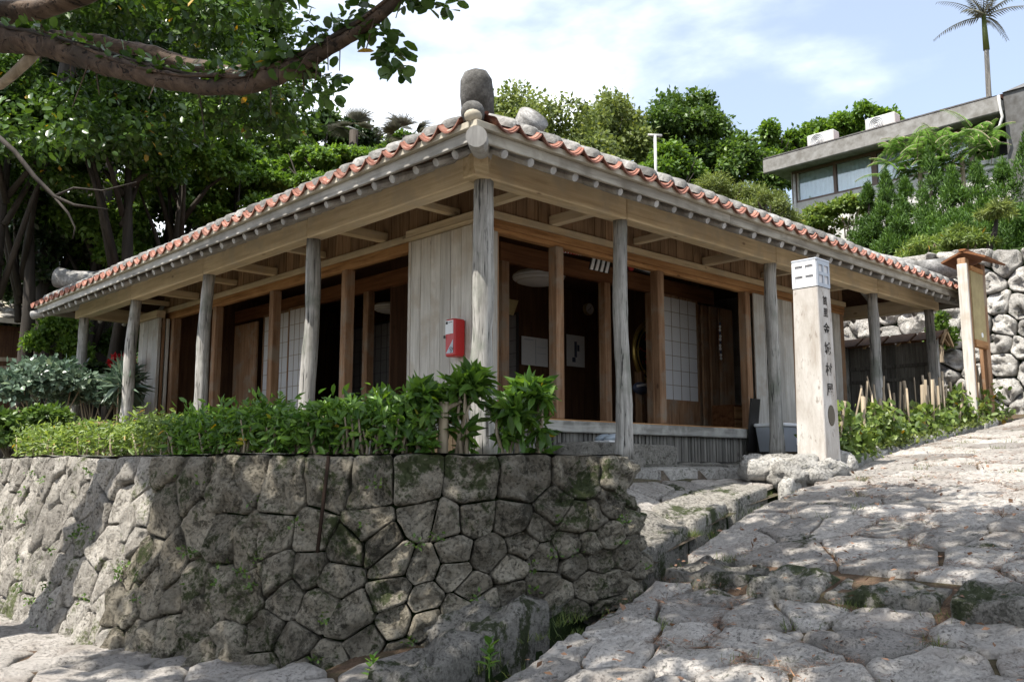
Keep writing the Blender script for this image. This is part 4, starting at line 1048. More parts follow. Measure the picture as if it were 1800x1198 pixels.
# big gilt-rimmed disc on a stand
g = planeY(1150, 620, 2.75); GR = 0.47
t = thing('festival_gong', (g.x, 2.75, 0.4), 'large round dark disc with gilt rim standing behind the second post', 'gong')
def circ(r, n=40): return [(g.x + r*math.cos(2*math.pi*i/n), 2.75, g.z + r*math.sin(2*math.pi*i/n)) for i in range(n+1)]
mb = MB(); mb.sweep(circ(GR), 0.032, 8, False); mb.sweep(circ(GR-0.085), 0.014, 6, False); part('rim', mb, M['gold'], t, True)
mb = MB(); mb.sweep([(g.x,2.77,g.z),(g.x,2.80,g.z)], GR-0.03, 36); part('disc', mb, M['black'], t)
mb = MB()
for k in range(46):
    a_ = rt.uniform(0, 6.28); r_ = (GR-0.15)*math.sqrt(rt.random()); mb.obox((g.x+r_*math.cos(a_), 2.765, g.z+r_*math.sin(a_)), (math.cos(a_*3),0,math.sin(a_*3)), (0,1,0), (-math.sin(a_*3),0,math.cos(a_*3)), 0.03, 0.002, 0.007)
part('painted_pattern', mb, M['redcloth'], t)
mb = MB(); mb.box(g.x-0.42, g.x+0.42, 2.66, 2.86, 0.392, 0.46, 0.01); mb.box(g.x-0.38, g.x-0.32, 2.70, 2.82, 0.46, g.z-0.3); mb.box(g.x+0.32, g.x+0.38, 2.70, 2.82, 0.46, g.z-0.3); part('stand', mb, M['redz'], t)
for k in range(4):
    a_ = math.pi/2 + 0.62 + 0.9*k; mb = MB(); mb.obox((g.x+(GR-0.045)*math.cos(a_),2.748,g.z+(GR-0.045)*math.sin(a_)), (math.cos(a_),0,math.sin(a_)), (0,1,0), (-math.sin(a_),0,math.cos(a_)), 0.05, 0.02, 0.015); part('rim_clasp', mb, M['gold'], t)
c = planeY(1127, 682, 2.6); t = thing('folded_cloth', (c.x, 2.6, c.z-0.1), 'blue and white patterned cloth bundle below the gilt disc', 'cloth')
mb = MB(); mb.ellipsoid((c.x,2.6,c.z), 0.17, 0.08, 0.09, 12, 8); part('bundle', mb, M['cloth'], t, True); mb = MB(); mb.sweep([(c.x-0.15,2.55,c.z+0.02),(c.x,2.515,c.z+0.05),(c.x+0.15,2.55,c.z-0.02)], 0.02, 6); part('fold', mb, M['paper'], t, True)
# hangings under the lintel
c = planeY(1055, 463, 1.25); t = thing('striped_flag', (c.x, 1.25, c.z), 'black and white slanted stripes hanging under the lintel left of the second post', 'banner')
for k in range(4):
    mb = MB(); x = c.x-0.17+0.085*k; mb.add([(x,1.25,c.z-0.09),(x+0.045,1.25,c.z-0.09),(x+0.105,1.25,c.z+0.08),(x+0.06,1.25,c.z+0.08),(x,1.262,c.z-0.09),(x+0.045,1.262,c.z-0.09),(x+0.105,1.262,c.z+0.08),(x+0.06,1.262,c.z+0.08)], [(0,1,2,3),(7,6,5,4),(0,4,5,1),(1,5,6,2),(2,6,7,3),(3,7,4,0)]); part('stripe', mb, M['white'], t)
mb = MB(); mb.add([(c.x-0.18,1.264,c.z-0.09),(c.x+0.17,1.264,c.z-0.09),(c.x+0.22,1.264,c.z+0.085),(c.x-0.13,1.264,c.z+0.085),(c.x-0.18,1.27,c.z-0.09),(c.x+0.17,1.27,c.z-0.09),(c.x+0.22,1.27,c.z+0.085),(c.x-0.13,1.27,c.z+0.085)], [(0,1,2,3),(7,6,5,4),(0,4,5,1),(1,5,6,2),(2,6,7,3),(3,7,4,0)]); part('backing', mb, M['black'], t)
a = planeY(985, 440, 1.2); b = planeY(1032, 447, 1.2); t = thing('rope', (a.x, 1.2, a.z), 'thin red and white twisted rope under the lintel', 'rope')
mb = MB(); mb.sweep([(a.x,1.2,a.z),((a.x+b.x)/2,1.2,(a.z+b.z)/2-0.01),(b.x,1.2,b.z)], 0.014, 8); part('strand', mb, M['redcloth'], t, True)
for k in range(9):
    q = a.lerp(b, (k+0.7)/10); mb = MB(); mb.sweep([(q.x-0.006,1.2,q.z-0.016),(q.x+0.008,1.2,q.z+0.014)], 0.0155, 6); part('wrap', mb, M['white'], t)
a = planeY(1112, 468, 1.2); b = planeY(1150, 479, 1.2); t = thing('drum_stick', (a.x, 1.2, a.z), 'white and black rod hanging under the lintel right of the second post', 'rod')
mb = MB(); mb.sweep([(a.x,1.2,a.z),(b.x,1.2,b.z)], 0.015, 8); part('rod', mb, M['white'], t, True); mb = MB(); mb.sweep([(a.x+0.02,1.2,a.z-0.028),(b.x,1.2,b.z-0.028)], 0.012, 8); part('black_rod', mb, M['black'], t, True); mb = MB(); mb.ellipsoid((a.x-0.03,1.2,a.z-0.02), 0.05, 0.03, 0.04, 10, 6); part('tassel', mb, M['redcloth'], t, True)  # white rod above, plain black rod just below it
c = planeY(1265, 565, 1.75); t = thing('hanging_tassel', (c.x, 1.75, c.z-0.6), 'long narrow blue and white bead tassel beside the stacked doors', 'tassel')
mb = MB(); mb.sweep([(c.x,1.75,c.z+0.25),(c.x,1.75,c.z)], 0.004, 5); part('cord', mb, M['black'], t)
for k in range(12):
    mb = MB(); mb.ellipsoid((c.x+rt.uniform(-0.008,0.008),1.75,c.z-0.03-0.045*k), 0.018, 0.018, 0.024, 8, 5); part('bead', mb, M['white'] if k % 3 else M['cloth'], t, True)
c = planeY(1290, 720, 1.7); t = thing('cabinet', (c.x, 1.7, 0.39), 'small red-brown wooden chest at the right end of the open doors', 'cabinet')
mb = MB(); mb.box(c.x-0.18, c.x+0.25, 1.6, 1.95, 0.392, 0.80, 0.01); part('carcass', mb, M['insidex'], t)
for k in range(2):
    mb = MB(); mb.box(c.x-0.15, c.x+0.22, 1.588, 1.602, 0.42+0.185*k, 0.585+0.185*k, 0.004); part('drawer', mb, M['redx'], t)
# bamboo tubes on the door at the far left, mallet
for k, (px, py) in enumerate(((326, 607), (353, 602))):
    c = planeX(px, py, 1.86); t = thing('bamboo_tube', (c.x, c.y, c.z-0.15), ['left of two bamboo tubes hanging on the orange-brown door', 'right of two bamboo tubes on the door, half behind the post'][k], 'bamboo tube')
    mb = MB(); mb.sweep([(c.x,c.y,c.z-0.17),(c.x,c.y,c.z),(c.x,c.y,c.z+0.14)], [0.034,0.032,0.034], 10); part('tube', mb, M['slatnew'], t, True)
    mb = MB(); mb.ellipsoid((c.x,c.y,c.z+0.17), 0.045, 0.045, 0.035, 8, 5); part('knot', mb, M['black'], t, True)
    mb = MB(); mb.sweep([(c.x,c.y,c.z+0.17),(c.x,c.y,c.z+0.32)], 0.005, 5); part('cord', mb, M['black'], t)

# --- stone marker post with lantern head and ink lettering
pc = at(1443, 640, 8.25); px0, py0 = pc.x, pc.y       # near corner at (px0, py0)
t = thing('stone_marker', (px0+0.12, py0+0.13, 0.0), 'tall pale square marker post with black lettering and lantern head', 'marker post')
W = 0.255
def tap(z, e=0.0):
    k = 1.14 - 0.14*min(1, max(0, z/1.7)); w = W*k; cx, cy = px0+W/2, py0+W/2
    return [(cx-w/2-e,cy-w/2-e,z),(cx+w/2+e,cy-w/2-e,z),(cx+w/2+e,cy+w/2+e,z),(cx-w/2-e,cy+w/2+e,z)]
mb = MB(); zz = [-0.1,0.0,0.3,0.6,0.9,1.2,1.5,1.655]; vs_ = []
for z in zz: vs_ += tap(z)
fs = [(k*4+i, k*4+(i+1)%4, k*4+4+(i+1)%4, k*4+4+i) for k in range(len(zz)-1) for i in range(4)] + [tuple(range(len(vs_)-4, len(vs_)))]
mb.add(vs_, fs)
bm = bmesh.new(); me = mb.mesh('shaft', M['marker']); bm.from_mesh(me); bmesh.ops.bevel(bm, geom=[e for e in bm.edges if abs(e.verts[0].co.z-e.verts[1].co.z) > 0.05], offset=0.008, segments=1, affect='EDGES'); bm.to_mesh(me); bm.free()
link('shaft', me, t)
cx, cy = px0+W/2, py0+W/2; h0, h1 = 1.662, 1.925; w2 = W/2+0.006
mb = MB(); mb.box(cx-w2+0.012, cx+w2-0.012, cy-w2+0.012, cy+w2-0.012, h0, h1-0.012, 0); core_o = part('lantern_pane', mb, M['paper'], t)
mb = MB(); mb.box(cx-w2, cx+w2, cy-w2, cy+w2, h1-0.011, h1+0.012, 0.006); part('lantern_top', mb, M['greymetal'], t)
for side in range(4):
    mb = MB()
    def rect(u0, u1, v0, v1):
        if side == 0: mb.box(cx+u0, cx+u1, cy-w2, cy-w2+0.011, v0, v1)
        elif side == 1: mb.box(cx-w2, cx-w2+0.011, cy+u0, cy+u1, v0, v1)
        elif side == 2: mb.box(cx+u0, cx+u1, cy+w2-0.011, cy+w2, v0, v1)
        else: mb.box(cx+w2-0.011, cx+w2, cy+u0, cy+u1, v0, v1)
    e = w2-0.0115
    rect(-e, e, h0, h0+0.035); rect(-e, e, h1-0.05, h1-0.012); rect(-e, -e+0.028, h0+0.0352, h1-0.0502); rect(e-0.028, e, h0+0.0352, h1-0.0502); rect(-0.014, 0.014, h0+0.0352, h1-0.0502)
    rect(-e+0.0282, -0.0142, (h0+h1)/2-0.018, (h0+h1)/2+0.012); rect(0.0142, e-0.0282, (h0+h1)/2-0.018, (h0+h1)/2+0.012)
    part('lantern_frame', mb, M['white' if side == 1 else 'greymetal'], t)  # white on the sunny side, grey elsewhere: light painted into the frame
mb = MB(); yo = cy-W*0.5-0.0; vs_ = []
for i in range(24):
    a_ = 2*math.pi*i/24; z = 0.435 + 0.098*math.sin(a_); vs_.append((cx+0.062*math.cos(a_), cy-W*(1.14-0.14*z/1.7)/2-0.006, z))
mb.add(vs_, [tuple(range(24))]); vs2 = [(x, y+0.01, z) for x, y, z in vs_]; mb.add(vs2+vs_, [(i, (i+1)%24, 24+(i+1)%24, 24+i) for i in range(24)]); part('plaque', mb, M['bronze'], t)
def glyph(ch, size, x, z, yfun, mat, parent):
    cu = bpy.data.curves.new('glyph', 'FONT'); cu.body = ch; cu.size = size; cu.align_x = 'CENTER'; cu.align_y = 'CENTER'; cu.extrude = 0.0006; cu.resolution_u = 2; cu.offset = 0.002
    ob = bpy.data.objects.new('glyph', cu); COL.objects.link(ob); dg = bpy.context.evaluated_depsgraph_get(); me = bpy.data.meshes.new_from_object(ob.evaluated_get(dg)); bpy.data.objects.remove(ob)
    me.transform(Matrix.Rotation(math.pi/2, 4, 'X')); me.materials.clear(); me.materials.append(mat)
    me.transform(Matrix.Translation((x, yfun(z)-0.0025, z)))
    link('character', me, parent)
yf = lambda z: cy - W*(1.14-0.14*min(1,z/1.7))/2
for ch, z, s in (('首',1.525,0.09),('里',1.41,0.09),('金',1.25,0.12),('城',1.06,0.125),('村',0.86,0.13),('屋',0.67,0.13)): glyph(ch, s, cx+0.005, z, yf, M['ink'], t)
rk = random.Random(9)
t = thing('rock_base', (px0+0.1, py0+0.1, -0.15), 'rough pitted limestone rocks heaped at the foot of the marker post', 'rocks')
def rock(c, s, parent, mat, seed, nm='rock'):
    mb = MB(); mb.ellipsoid(c, s[0], s[1], s[2], 26, 16); q = []
    for v in mb.v:
        d = Vector(v)-Vector(c); k = 1 + 0.42*mnoise.noise(Vector(v)*5 + Vector((seed,0,0))) + 0.26*mnoise.noise(Vector(v)*12) + 0.12*mnoise.noise(Vector(v)*28); q.append(tuple(Vector(c)+d*k))
    mb.v = q; return part(nm, mb, M[mat], parent, True)
for k, (dx, dy, dz, s) in enumerate(((-0.12,0.10,-0.05,(0.24,0.2,0.12)),(-0.30,0.22,-0.08,(0.22,0.24,0.12)),(0.05,-0.06,-0.07,(0.26,0.16,0.11)),(-0.42,0.05,-0.13,(0.20,0.18,0.11)),(0.34,0.0,-0.04,(0.22,0.2,0.12)),(-0.2,-0.08,-0.14,(0.2,0.15,0.1)),(0.0,0.36,-0.04,(0.3,0.2,0.13)),(-0.33,0.42,-0.06,(0.25,0.22,0.13)))):
    rock((px0+0.05+dx, py0+0.1+dy, dz), s, t, 'palestone', k*3.3)

# --- roofed notice board by the road
nb = at(1710, 620, 12.3); nx, ny = nb.x, nb.y; ng = froad(nx)+0.05; q = 1.171
t = thing('notice_board', (nx+0.25, ny, ng), 'brown wooden notice board with blank tan panel and small roof by the road', 'notice board')
for k, x in enumerate((nx-0.06, nx+0.56)):
    mb = MB(); mb.box(x-0.075, x+0.075, ny-0.03, ny+0.08, ng-0.3, 2.44*q, 0.008); part('post', mb, M['redz'], t)
mb = MB(); mb.box(nx-0.18, nx-0.137, ny-0.06, ny+0.07, ng-0.3, 2.36*q, 0.004); part('side_plank', mb, M['board'], t)
mb = MB(); mb.box(nx+0.017, nx+0.483, ny-0.04, ny+0.005, 1.46*q, 2.30*q); part('panel', mb, M['tanpanel'], t)
for (a, b, c_, d) in ((nx+0.017,nx+0.483,1.37*q,1.458*q),(nx+0.017,nx+0.483,2.302*q,2.36*q)):
    mb = MB(); mb.box(a, b, ny-0.055, ny+0.02, c_, d, 0.004); part('rail', mb, M['redx'], t)
mb = MB(); mb.sweep([(nx+0.30,ny-0.041,1.53*q),(nx+0.30,ny-0.046,1.53*q)], 0.036, 14); part('sticker', mb, M['white'], t)
for k in (-1, 1):
    mb = MB(); mb.obox((nx+0.27, ny+0.14*k, 2.47*q), (1,0,0), (0,1,-0.42*k), (0,0.42*k,1), 0.40, 0.17, 0.014); part('roof_plank', mb, M['insidex'], t)
mb = MB(); mb.obox((nx+0.27, ny, 2.475*q+0.07), (1,0,0), (0,1,0), (0,0,1), 0.41, 0.045, 0.014); part('ridge_cap', mb, M['insidex'], t)

# --- low plank fence with a little board roof at the end of the house
t = thing('plank_fence', (9.75, 1.2, 0.6), 'dark plank fence with narrow board roof past the house end', 'fence')
y = 0.25
while y < 4.6:
    mb = MB(); mb.box(9.74+rt.uniform(0,0.006), 9.765, y, y+0.145, 0.4, 1.90, 0); part('plank', mb, M['slat'], t); y += 0.152
for z in (1.30, 1.52):
    mb = MB(); mb.box(9.715, 9.738, 0.2, 4.6, z, z+0.05, 0); part('rail', mb, M['slat'], t)
for y in (0.22, 1.7, 3.2):
    mb = MB(); mb.sweep([(9.70,y,0.3),(9.70,y,1.98)], 0.07, 12); part('fence_post', mb, M['post'], t, True)
for k in (-1, 1):
    y = 0.05
    while y < 4.7:
        mb = MB(); mb.obox((9.72+0.16*k, y+0.2, 1.965), (0,1,0), (1,0,-0.5*k), (0.5*k,0,1), 0.195, 0.18, 0.010); part('roof_plank', mb, M['inside'], t); y += 0.44
    for j in range(8):
        mb = MB(); mb.obox((9.72+0.15*k, 0.12+0.55*j, 1.93), (0,1,0), (1,0,-0.55*k), (0.55*k,0,1), 0.018, 0.18, 0.016); part('roof_batten', mb, M['slatnew'], t)
for k in (-1, 1):
    mb = MB(); mb.obox((9.72+0.11*k, 0.03, 1.93), (0,1,0), (1,0,-1.0*k), (1.0*k,0,1), 0.018, 0.17, 0.022); part('gable_board', mb, M['slatnew'], t)

# --- modern concrete house on the hill
MX = 18.0
t = thing('concrete_house', (MX+3, 4.5, 5.0), 'grey concrete house with flat eaves and curtained window band on the hill', 'house')
a = planeX(1755, 175, MX); b_ = planeX(1340, 275, MX); yr, yl = a.y, b_.y; zr1 = (a.z+b_.z)/2; zr0 = zr1-0.42
mb = MB(); mb.box(MX, MX+0.14, yr, yl, zr0, zr1, 0.02); part('fascia', mb, M['concrete'], t)
mb = MB(); mb.box(MX+0.142, MX+7.5, yr-0.0, yl, zr0+0.12, zr1-0.05); part('roof_slab', mb, M['concrete'], t)
mb = MB(); mb.add([(MX-0.01,yr,zr1+0.004),(MX+3.5,yr,zr1+1.35),(MX+7,yr,zr1),(MX-0.01,yl,zr1+0.004),(MX+3.5,yl,zr1+1.35),(MX+7,yl,zr1)], [(0,1,4,3),(1,2,5,4),(0,2,1),(3,4,5)]); part('tiled_roof', mb, M['tile'], t)
wy0, wy1 = planeX(1790, 200, MX+0.75).y, planeX(1391, 330, MX+0.75).y; WXm = MX+0.75
zs = planeX(1395, 357, WXm).z; zwt = zr0+0.10
mb = MB(); mb.box(WXm, WXm+0.2, yr-1.5, wy1, 3.6, zs-0.02); part('wall', mb, M['concretelight'], t)
mb = MB(); mb.box(WXm+0.05, WXm+6, wy1-0.2, wy1+0.02, 3.6, zwt); part('wall', mb, M['concretelight'], t)
mb = MB(); mb.box(WXm+1.2, WXm+1.3, yr, wy1-0.21, zs-0.3, zwt); part('room_backing', mb, M['black'], t)
edges = [planeX(x, 310, WXm).y for x in (1395, 1466, 1536, 1620, 1710)] 
for i, (ya, yb) in enumerate(zip(edges, edges[1:])):
    mb = MB(); mb.box(WXm+0.09, WXm+0.10, yb+0.04, ya-0.04, zs+0.05, zwt-0.05); w = part('window_pane', mb, M['glass'], t)
    mb = MB(); n = 26; vs_ = []
    for j in range(n+1):
        yy = yb+0.05+(ya-yb-0.1)*j/n; xx = WXm+0.15+0.03*math.sin(j*1.9); vs_ += [(xx,yy,zs+0.06),(xx,yy,zwt-0.06)]
    mb.add(vs_, [(2*j,2*j+2,2*j+3,2*j+1) for j in range(n)]); part('curtain', mb, M['curtain'], t, True)
for i, yv in enumerate(edges):
    mb = MB(); hw = 0.04 if i in (1,) else 0.075; mb.box(WXm+0.03, WXm+0.14, yv-hw, yv+hw, zs, zwt, 0.005); part('window_mullion', mb, M['brownframe'], t)
mb = MB(); mb.box(WXm+0.04, WXm+0.15, edges[-1], edges[0]+0.08, zs-0.018, zs+0.05); part('window_sill', mb, M['brownframe'], t)
mb = MB(); mb.box(WXm+0.04, WXm+0.15, edges[-1], edges[0]+0.08, zwt-0.07, zwt-0.001); part('window_head', mb, M['brownframe'], t)
mb = MB(); mb.box(WXm-0.4, WXm+6.0, yr-1.4, yr-0.01, 3.6, zr1+0.15); part('gable_wall', mb, M['concretedark'], t)
mb = MB(); mb.add([(WXm-0.45,yr-1.45,zr1+0.154),(WXm+2.6,yr-1.45,zr1+1.5),(WXm+6,yr-1.45,zr1+0.154),(WXm-0.45,yr+0.0,zr1+0.154),(WXm+2.6,yr+0.0,zr1+1.5),(WXm+6,yr+0.0,zr1+0.154)], [(0,1,4,3),(1,2,5,4),(0,2,1),(3,4,5)]); part('gable_roof', mb, M['concretedark'], t)
P = [planeX(x, y, MX-0.03) for x, y in ((1755,168),(1757,185),(1762,205),(1757,222),(1748,228))]; mb = MB(); mb.sweep(P, 0.035, 8); part('drain_pipe', mb, M['concretelight'], t, True)
mb = MB(); mb.sweep([(WXm-0.03,wy1-0.12,zwt-0.1),(WXm-0.03,wy1-0.12,5.0)], 0.04, 8); part('down_pipe', mb, M['concretelight'], t, True)
mb = MB(); mb.box(MX+0.02, MX+0.2, yr+0.2, yl-0.02, zr1+0.01, zr1+0.05); part('roof_edge', mb, M['concretedark'], t)
for k, (x0, x1, yt, lab) in enumerate(((1420,1467,236,'left of two white air conditioner units on the concrete roof edge'),(1522,1575,210,'right of two white air conditioner units on the concrete roof edge'))):
    ya = planeX(x0, yt+12, MX+0.3).y; yb = planeX(x1, yt+8, MX+0.3).y
    c = thing('air_conditioner', (MX+0.45, (ya+yb)/2, zr1), lab, 'air conditioner', 'air conditioners on the concrete roof')
    mb = MB(); mb.box(MX+0.25, MX+0.6, yb, ya, zr1+0.02, zr1+0.44, 0.02); part('case', mb, M['acwhite'], c)
    for j in range(4):
        r = 0.05+0.045*j; yc = ya-(ya-yb)*0.38; mb = MB(); mb.sweep([(MX+0.242, yc+r*math.cos(a_), zr1+0.23+r*math.sin(a_)) for a_ in [2*math.pi*i/20 for i in range(21)]], 0.008, 4, False); part('grille_ring', mb, M['greymetal'], c)
    mb = MB(); mb.box(MX+0.27, MX+0.58, yb+0.1, yb+0.2, zr1-0.0, zr1+0.019); mb.box(MX+0.27, MX+0.58, ya-0.2, ya-0.1, zr1-0.0, zr1+0.019); part('foot', mb, M['greymetal'], c)

# --- garden shed far left
c = at(10, 560, 17); t = thing('garden_shed', (c.x, c.y, 0), 'dim wooden shed with pale tiled roof far left among the trees', 'shed')
mb = MB(); mb.box(c.x-1.6, c.x+0.4, c.y-0.2, c.y+2, -0.2, 2.6); part('wall', mb, M['inside'], t)
mb = MB(); mb.add([(c.x-2.0,c.y-0.6,2.7),(c.x+0.9,c.y-0.6,2.7),(c.x+0.9,c.y+1,3.4),(c.x-2.0,c.y+1,3.4),(c.x-2.0,c.y-0.6,2.6),(c.x+0.9,c.y-0.6,2.6),(c.x+0.9,c.y+2.4,2.6),(c.x-2.0,c.y+2.4,2.6)], [(0,1,2,3),(0,4,5,1),(1,5,6,2),(3,2,6,7),(0,3,7,4)]); part('roof', mb, M['lime'], t)
for k in range(10):
    for j in range(4):
        mb = MB(); mb.ellipsoid((c.x-1.9+0.3*k+0.15*(j%2), c.y-0.5+0.38*j, 2.73+0.165*j), 0.13, 0.16, 0.06, 8, 5); part('roof_tile', mb, M['palestone'], t, True)
for k in range(3):
    mb = MB(); mb.obox((c.x-0.4, c.y-0.9, 1.55+0.16*k), (1,0,0.05), (0,1,0), (0,0,1), 1.5, 0.02, 0.035); part('rail', mb, M['twig'], t)
mb = MB(); mb.obox((c.x+0.75, c.y-0.95, 1.9), (0.3,0,-1), (0,1,0), (1,0,0.3), 0.38, 0.03, 0.07); part('brace', mb, M['twig'], t)
# ------------------------------------------------------------------ foliage
rng = np.random.default_rng(17)
T_OVAL = (np.array([(0,0,0),(.28,.26,.06),(.68,.25,.05),(1,0,-.05),(.68,-.25,.05),(.28,-.26,.06)]), [(0,1,2,3),(0,3,4,5)])
T_DIA = (np.array([(0,0,0),(.5,.30,.07),(1,0,-.02),(.5,-.30,.07)]), [(0,1,2),(0,2,3)])
T_NARROW = (np.array([(0,0,0),(.4,.10,.03),(1,0,-.12),(.4,-.10,.03)]), [(0,1,2),(0,2,3)])
T_LANCE = (np.array([(0,0,0),(.25,.15,.05),(.55,.17,.05),(1,0,-.12),(.55,-.17,.05),(.25,-.15,.05)]), [(0,1,2,3),(0,3,4,5)])
T_BLADE = (np.array([(0,.03,0),(.55,.022,.05),(1,0,-.1),(.55,-.022,.05),(0,-.03,0)]), [(0,1,2,3,4)])
T_ROUND = (np.array([(0,0,0),(.22,.30,.05),(.62,.36,.06),(.92,.16,0),(1,0,-.04),(.92,-.16,0),(.62,-.36,.06),(.22,-.30,.05)]), [(0,1,2,3,4),(0,4,5,6,7)])
def unit(a): return a/np.maximum(1e-9, np.linalg.norm(a, axis=1, keepdims=True))
def leaves(name, mat, pos, along, nrm, size, tpl=T_DIA):
    tv, tf = tpl; N = len(pos); k = len(tv)
    along = unit(along); side = unit(np.cross(nrm, along)); nr = np.cross(along, side)
    s = np.asarray(size).reshape(-1,1,1)
    V = pos[:,None,:] + s*(tv[None,:,0:1]*along[:,None,:] + tv[None,:,1:2]*side[:,None,:] + tv[None,:,2:3]*nr[:,None,:])
    V = V.reshape(-1,3)
    me = bpy.data.meshes.new(name)
    loops = []; starts = []; totals = []; base = 0; fl = []
    lens = [len(f) for f in tf]; flat = np.array([i for f in tf for i in f])
    L = (np.arange(N)[:,None]*k + flat[None,:]).reshape(-1)
    tot = np.tile(np.array(lens), N); st = np.concatenate([[0], np.cumsum(tot)[:-1]])
    me.vertices.add(len(V)); me.vertices.foreach_set('co', V.astype(np.float32).ravel())
    me.loops.add(len(L)); me.loops.foreach_set('vertex_index', L.astype(np.int32))
    me.polygons.add(len(tot)); me.polygons.foreach_set('loop_start', st.astype(np.int32)); me.polygons.foreach_set('loop_total', tot.astype(np.int32))
    me.update(calc_edges=True); me.validate(); me.materials.append(mat); return me
def clump_leaves(clumps, n, size, shell=0.55, droop=0.0, up=0.5, rnd=0.7):
    """clumps: (x, y, z, rx, ry, rz); leaves sit mostly near the skin of each clump"""
    C = np.array(clumps, float); w = (C[:,3]*C[:,4]*C[:,5])**(2/3); idx = rng.choice(len(C), n, p=w/w.sum())
    d = unit(rng.normal(size=(n,3))); d[:,2] = np.where(d[:,2] < -0.35, -d[:,2]*0.6, d[:,2]); d = unit(d)
    r = shell + (1-shell)*rng.random(n)**0.6; r *= 1 + 0.19*rng.normal(size=n)
    pos = C[idx,:3] + d*C[idx,3:6]*r[:,None]
    nr = unit(d*0.7 + np.array([0,0,up]) + rnd*rng.normal(size=(n,3))*0.6)
    al = unit(d*0.8 + rng.normal(size=(n,3))*0.8 + np.array([0,0,-droop]))
    sz = size*rng.uniform(0.65, 1.3, n)
    return pos, al, nr, sz
def blob(c, r, k, squash=0.8, seed=0, sub=0.42, top=False):
    """an uneven crown: sub-clumps spread over an ellipsoid"""
    g = np.random.default_rng(seed); out = []
    for i in range(k):
        d = g.normal(size=3); d /= np.linalg.norm(d)
        if d[2] < -0.5 or (top and d[2] < 0): d[2] = -d[2]*0.6
        q = (0.55+0.45*g.random()); s = sub*g.uniform(0.6, 1.15)
        out.append((c[0]+d[0]*r[0]*q, c[1]+d[1]*r[1]*q, c[2]+d[2]*r[2]*q, r[0]*s, r[1]*s, r[2]*s*squash))
    return out
def limbs(base, crown_c, r, k, seed, rad):
    g = random.Random(seed); mb = MB(); base = Vector(base); cc = Vector(crown_c)
    mid = base.lerp(cc, 0.55) + Vector((g.uniform(-.2,.2), g.uniform(-.2,.2), 0))
    mb.sweep([base, base.lerp(mid, .5)+Vector((g.uniform(-.1,.1),g.uniform(-.1,.1),0)), mid, cc+Vector((0,0,r[2]*0.5))], [rad*1.25, rad, rad*.8, rad*.2], 9, True, 0.12, seed)
    for i in range(k):
        a = g.uniform(0, 6.28); e = g.uniform(0.0, 0.9)
        tip = cc + Vector((math.cos(a)*r[0]*0.85, math.sin(a)*r[1]*0.85, r[2]*(e-0.2))); s = base.lerp(cc, g.uniform(0.5, 0.95))
        mb.sweep([s, s.lerp(tip, .5)+Vector((0,0,0.12*r[2])), tip], [rad*.45, rad*.28, rad*.06], 6, True, 0.1, seed+i)
    return mb
def tree(name, base, c, r, k, n, size, mat, label, cat='tree', group=None, tpl=T_DIA, seed=1, sub=0.42, bark='barkd', rad=0.14, squash=0.75, shell=0.5, droop=0.2, nl=7, up=0.5):
    t = thing(name, base, label, cat, group)
    me = leaves('crown', M[mat], *clump_leaves(blob(c, r, k, squash, seed, sub), n, size, shell, droop, up), tpl); link('crown', me, t)
    part('trunk', limbs(base, c, r, nl, seed, rad), M[bark], t, True)
    return t
def gnd(x, y):
    if x > 12.5 or y > 11: return zh(x, y)
    return -0.05

# --- hill trees behind the roof; photo columns, distances judged from leaf size
def bgtree(name, px, ytop, ybot, hw, d, mat, k, n, size, label, seed, cat='tree', sub=0.4, squash=0.8, tpl=T_DIA, **kw):
    n = int(n*1.7); size *= 0.72; k = int(k*1.5); sub *= 0.82; top = at(px, ytop, d); bot = at(px, ybot, d); s = d/1555*hw
    rz = (top.z-bot.z)/2; c = Vector((top.x, top.y, (top.z+bot.z)/2))
    zb = min(gnd(c.x, c.y), bot.z)
    return tree(name, (c.x, c.y, zb), tuple(c), (s, s, rz), k, n, size, mat, label, cat, None, tpl, seed, sub, squash=squash, **kw)
bgtree('broadleaf_tree', 965, 165, 420, 120, 24, 'olive', 26, 9000, 0.20, 'yellow-green leafy tree right behind the roof corner finials', 31, rad=0.12, nl=10)
bgtree('broadleaf_tree', 885, 175, 400, 75, 29, 'mid', 16, 5000, 0.24, 'green tree rising behind the grey roof finial', 32)
bgtree('broadleaf_tree', 1075, 185, 420, 85, 26, 'olive', 18, 6000, 0.21, 'leafy green tree left of the white vent pipe', 33, nl=10)
bgtree('broadleaf_tree', 1205, 170, 380, 92, 30, 'mid', 22, 9000, 0.25, 'dark domed tree standing against the sky right of the vent pipe', 34, squash=0.85, rad=0.2)
bgtree('broadleaf_tree', 1290, 235, 420, 75, 29, 'mid', 16, 6000, 0.24, 'dark green tree just left of the concrete house', 35)
bgtree('broadleaf_tree', 1160, 255, 430, 80, 23, 'lit', 16, 6000, 0.18, 'bright green bush behind the vent pipe', 36, 'bush')
bgtree('broadleaf_tree', 1265, 300, 440, 80, 21, 'olive', 16, 7000, 0.15, 'pale olive bush below the dark domed tree', 37, 'bush', tpl=T_NARROW)
bgtree('broadleaf_tree', 1345, 330, 450, 55, 19, 'olive', 10, 4000, 0.14, 'olive shrub next to the corner of the concrete house', 38, 'shrub', tpl=T_NARROW)
bgtree('broadleaf_tree', 1010, 290, 440, 110, 21, 'olive', 18, 8000, 0.15, 'low pale green thicket just above the tiles', 39, 'bush')
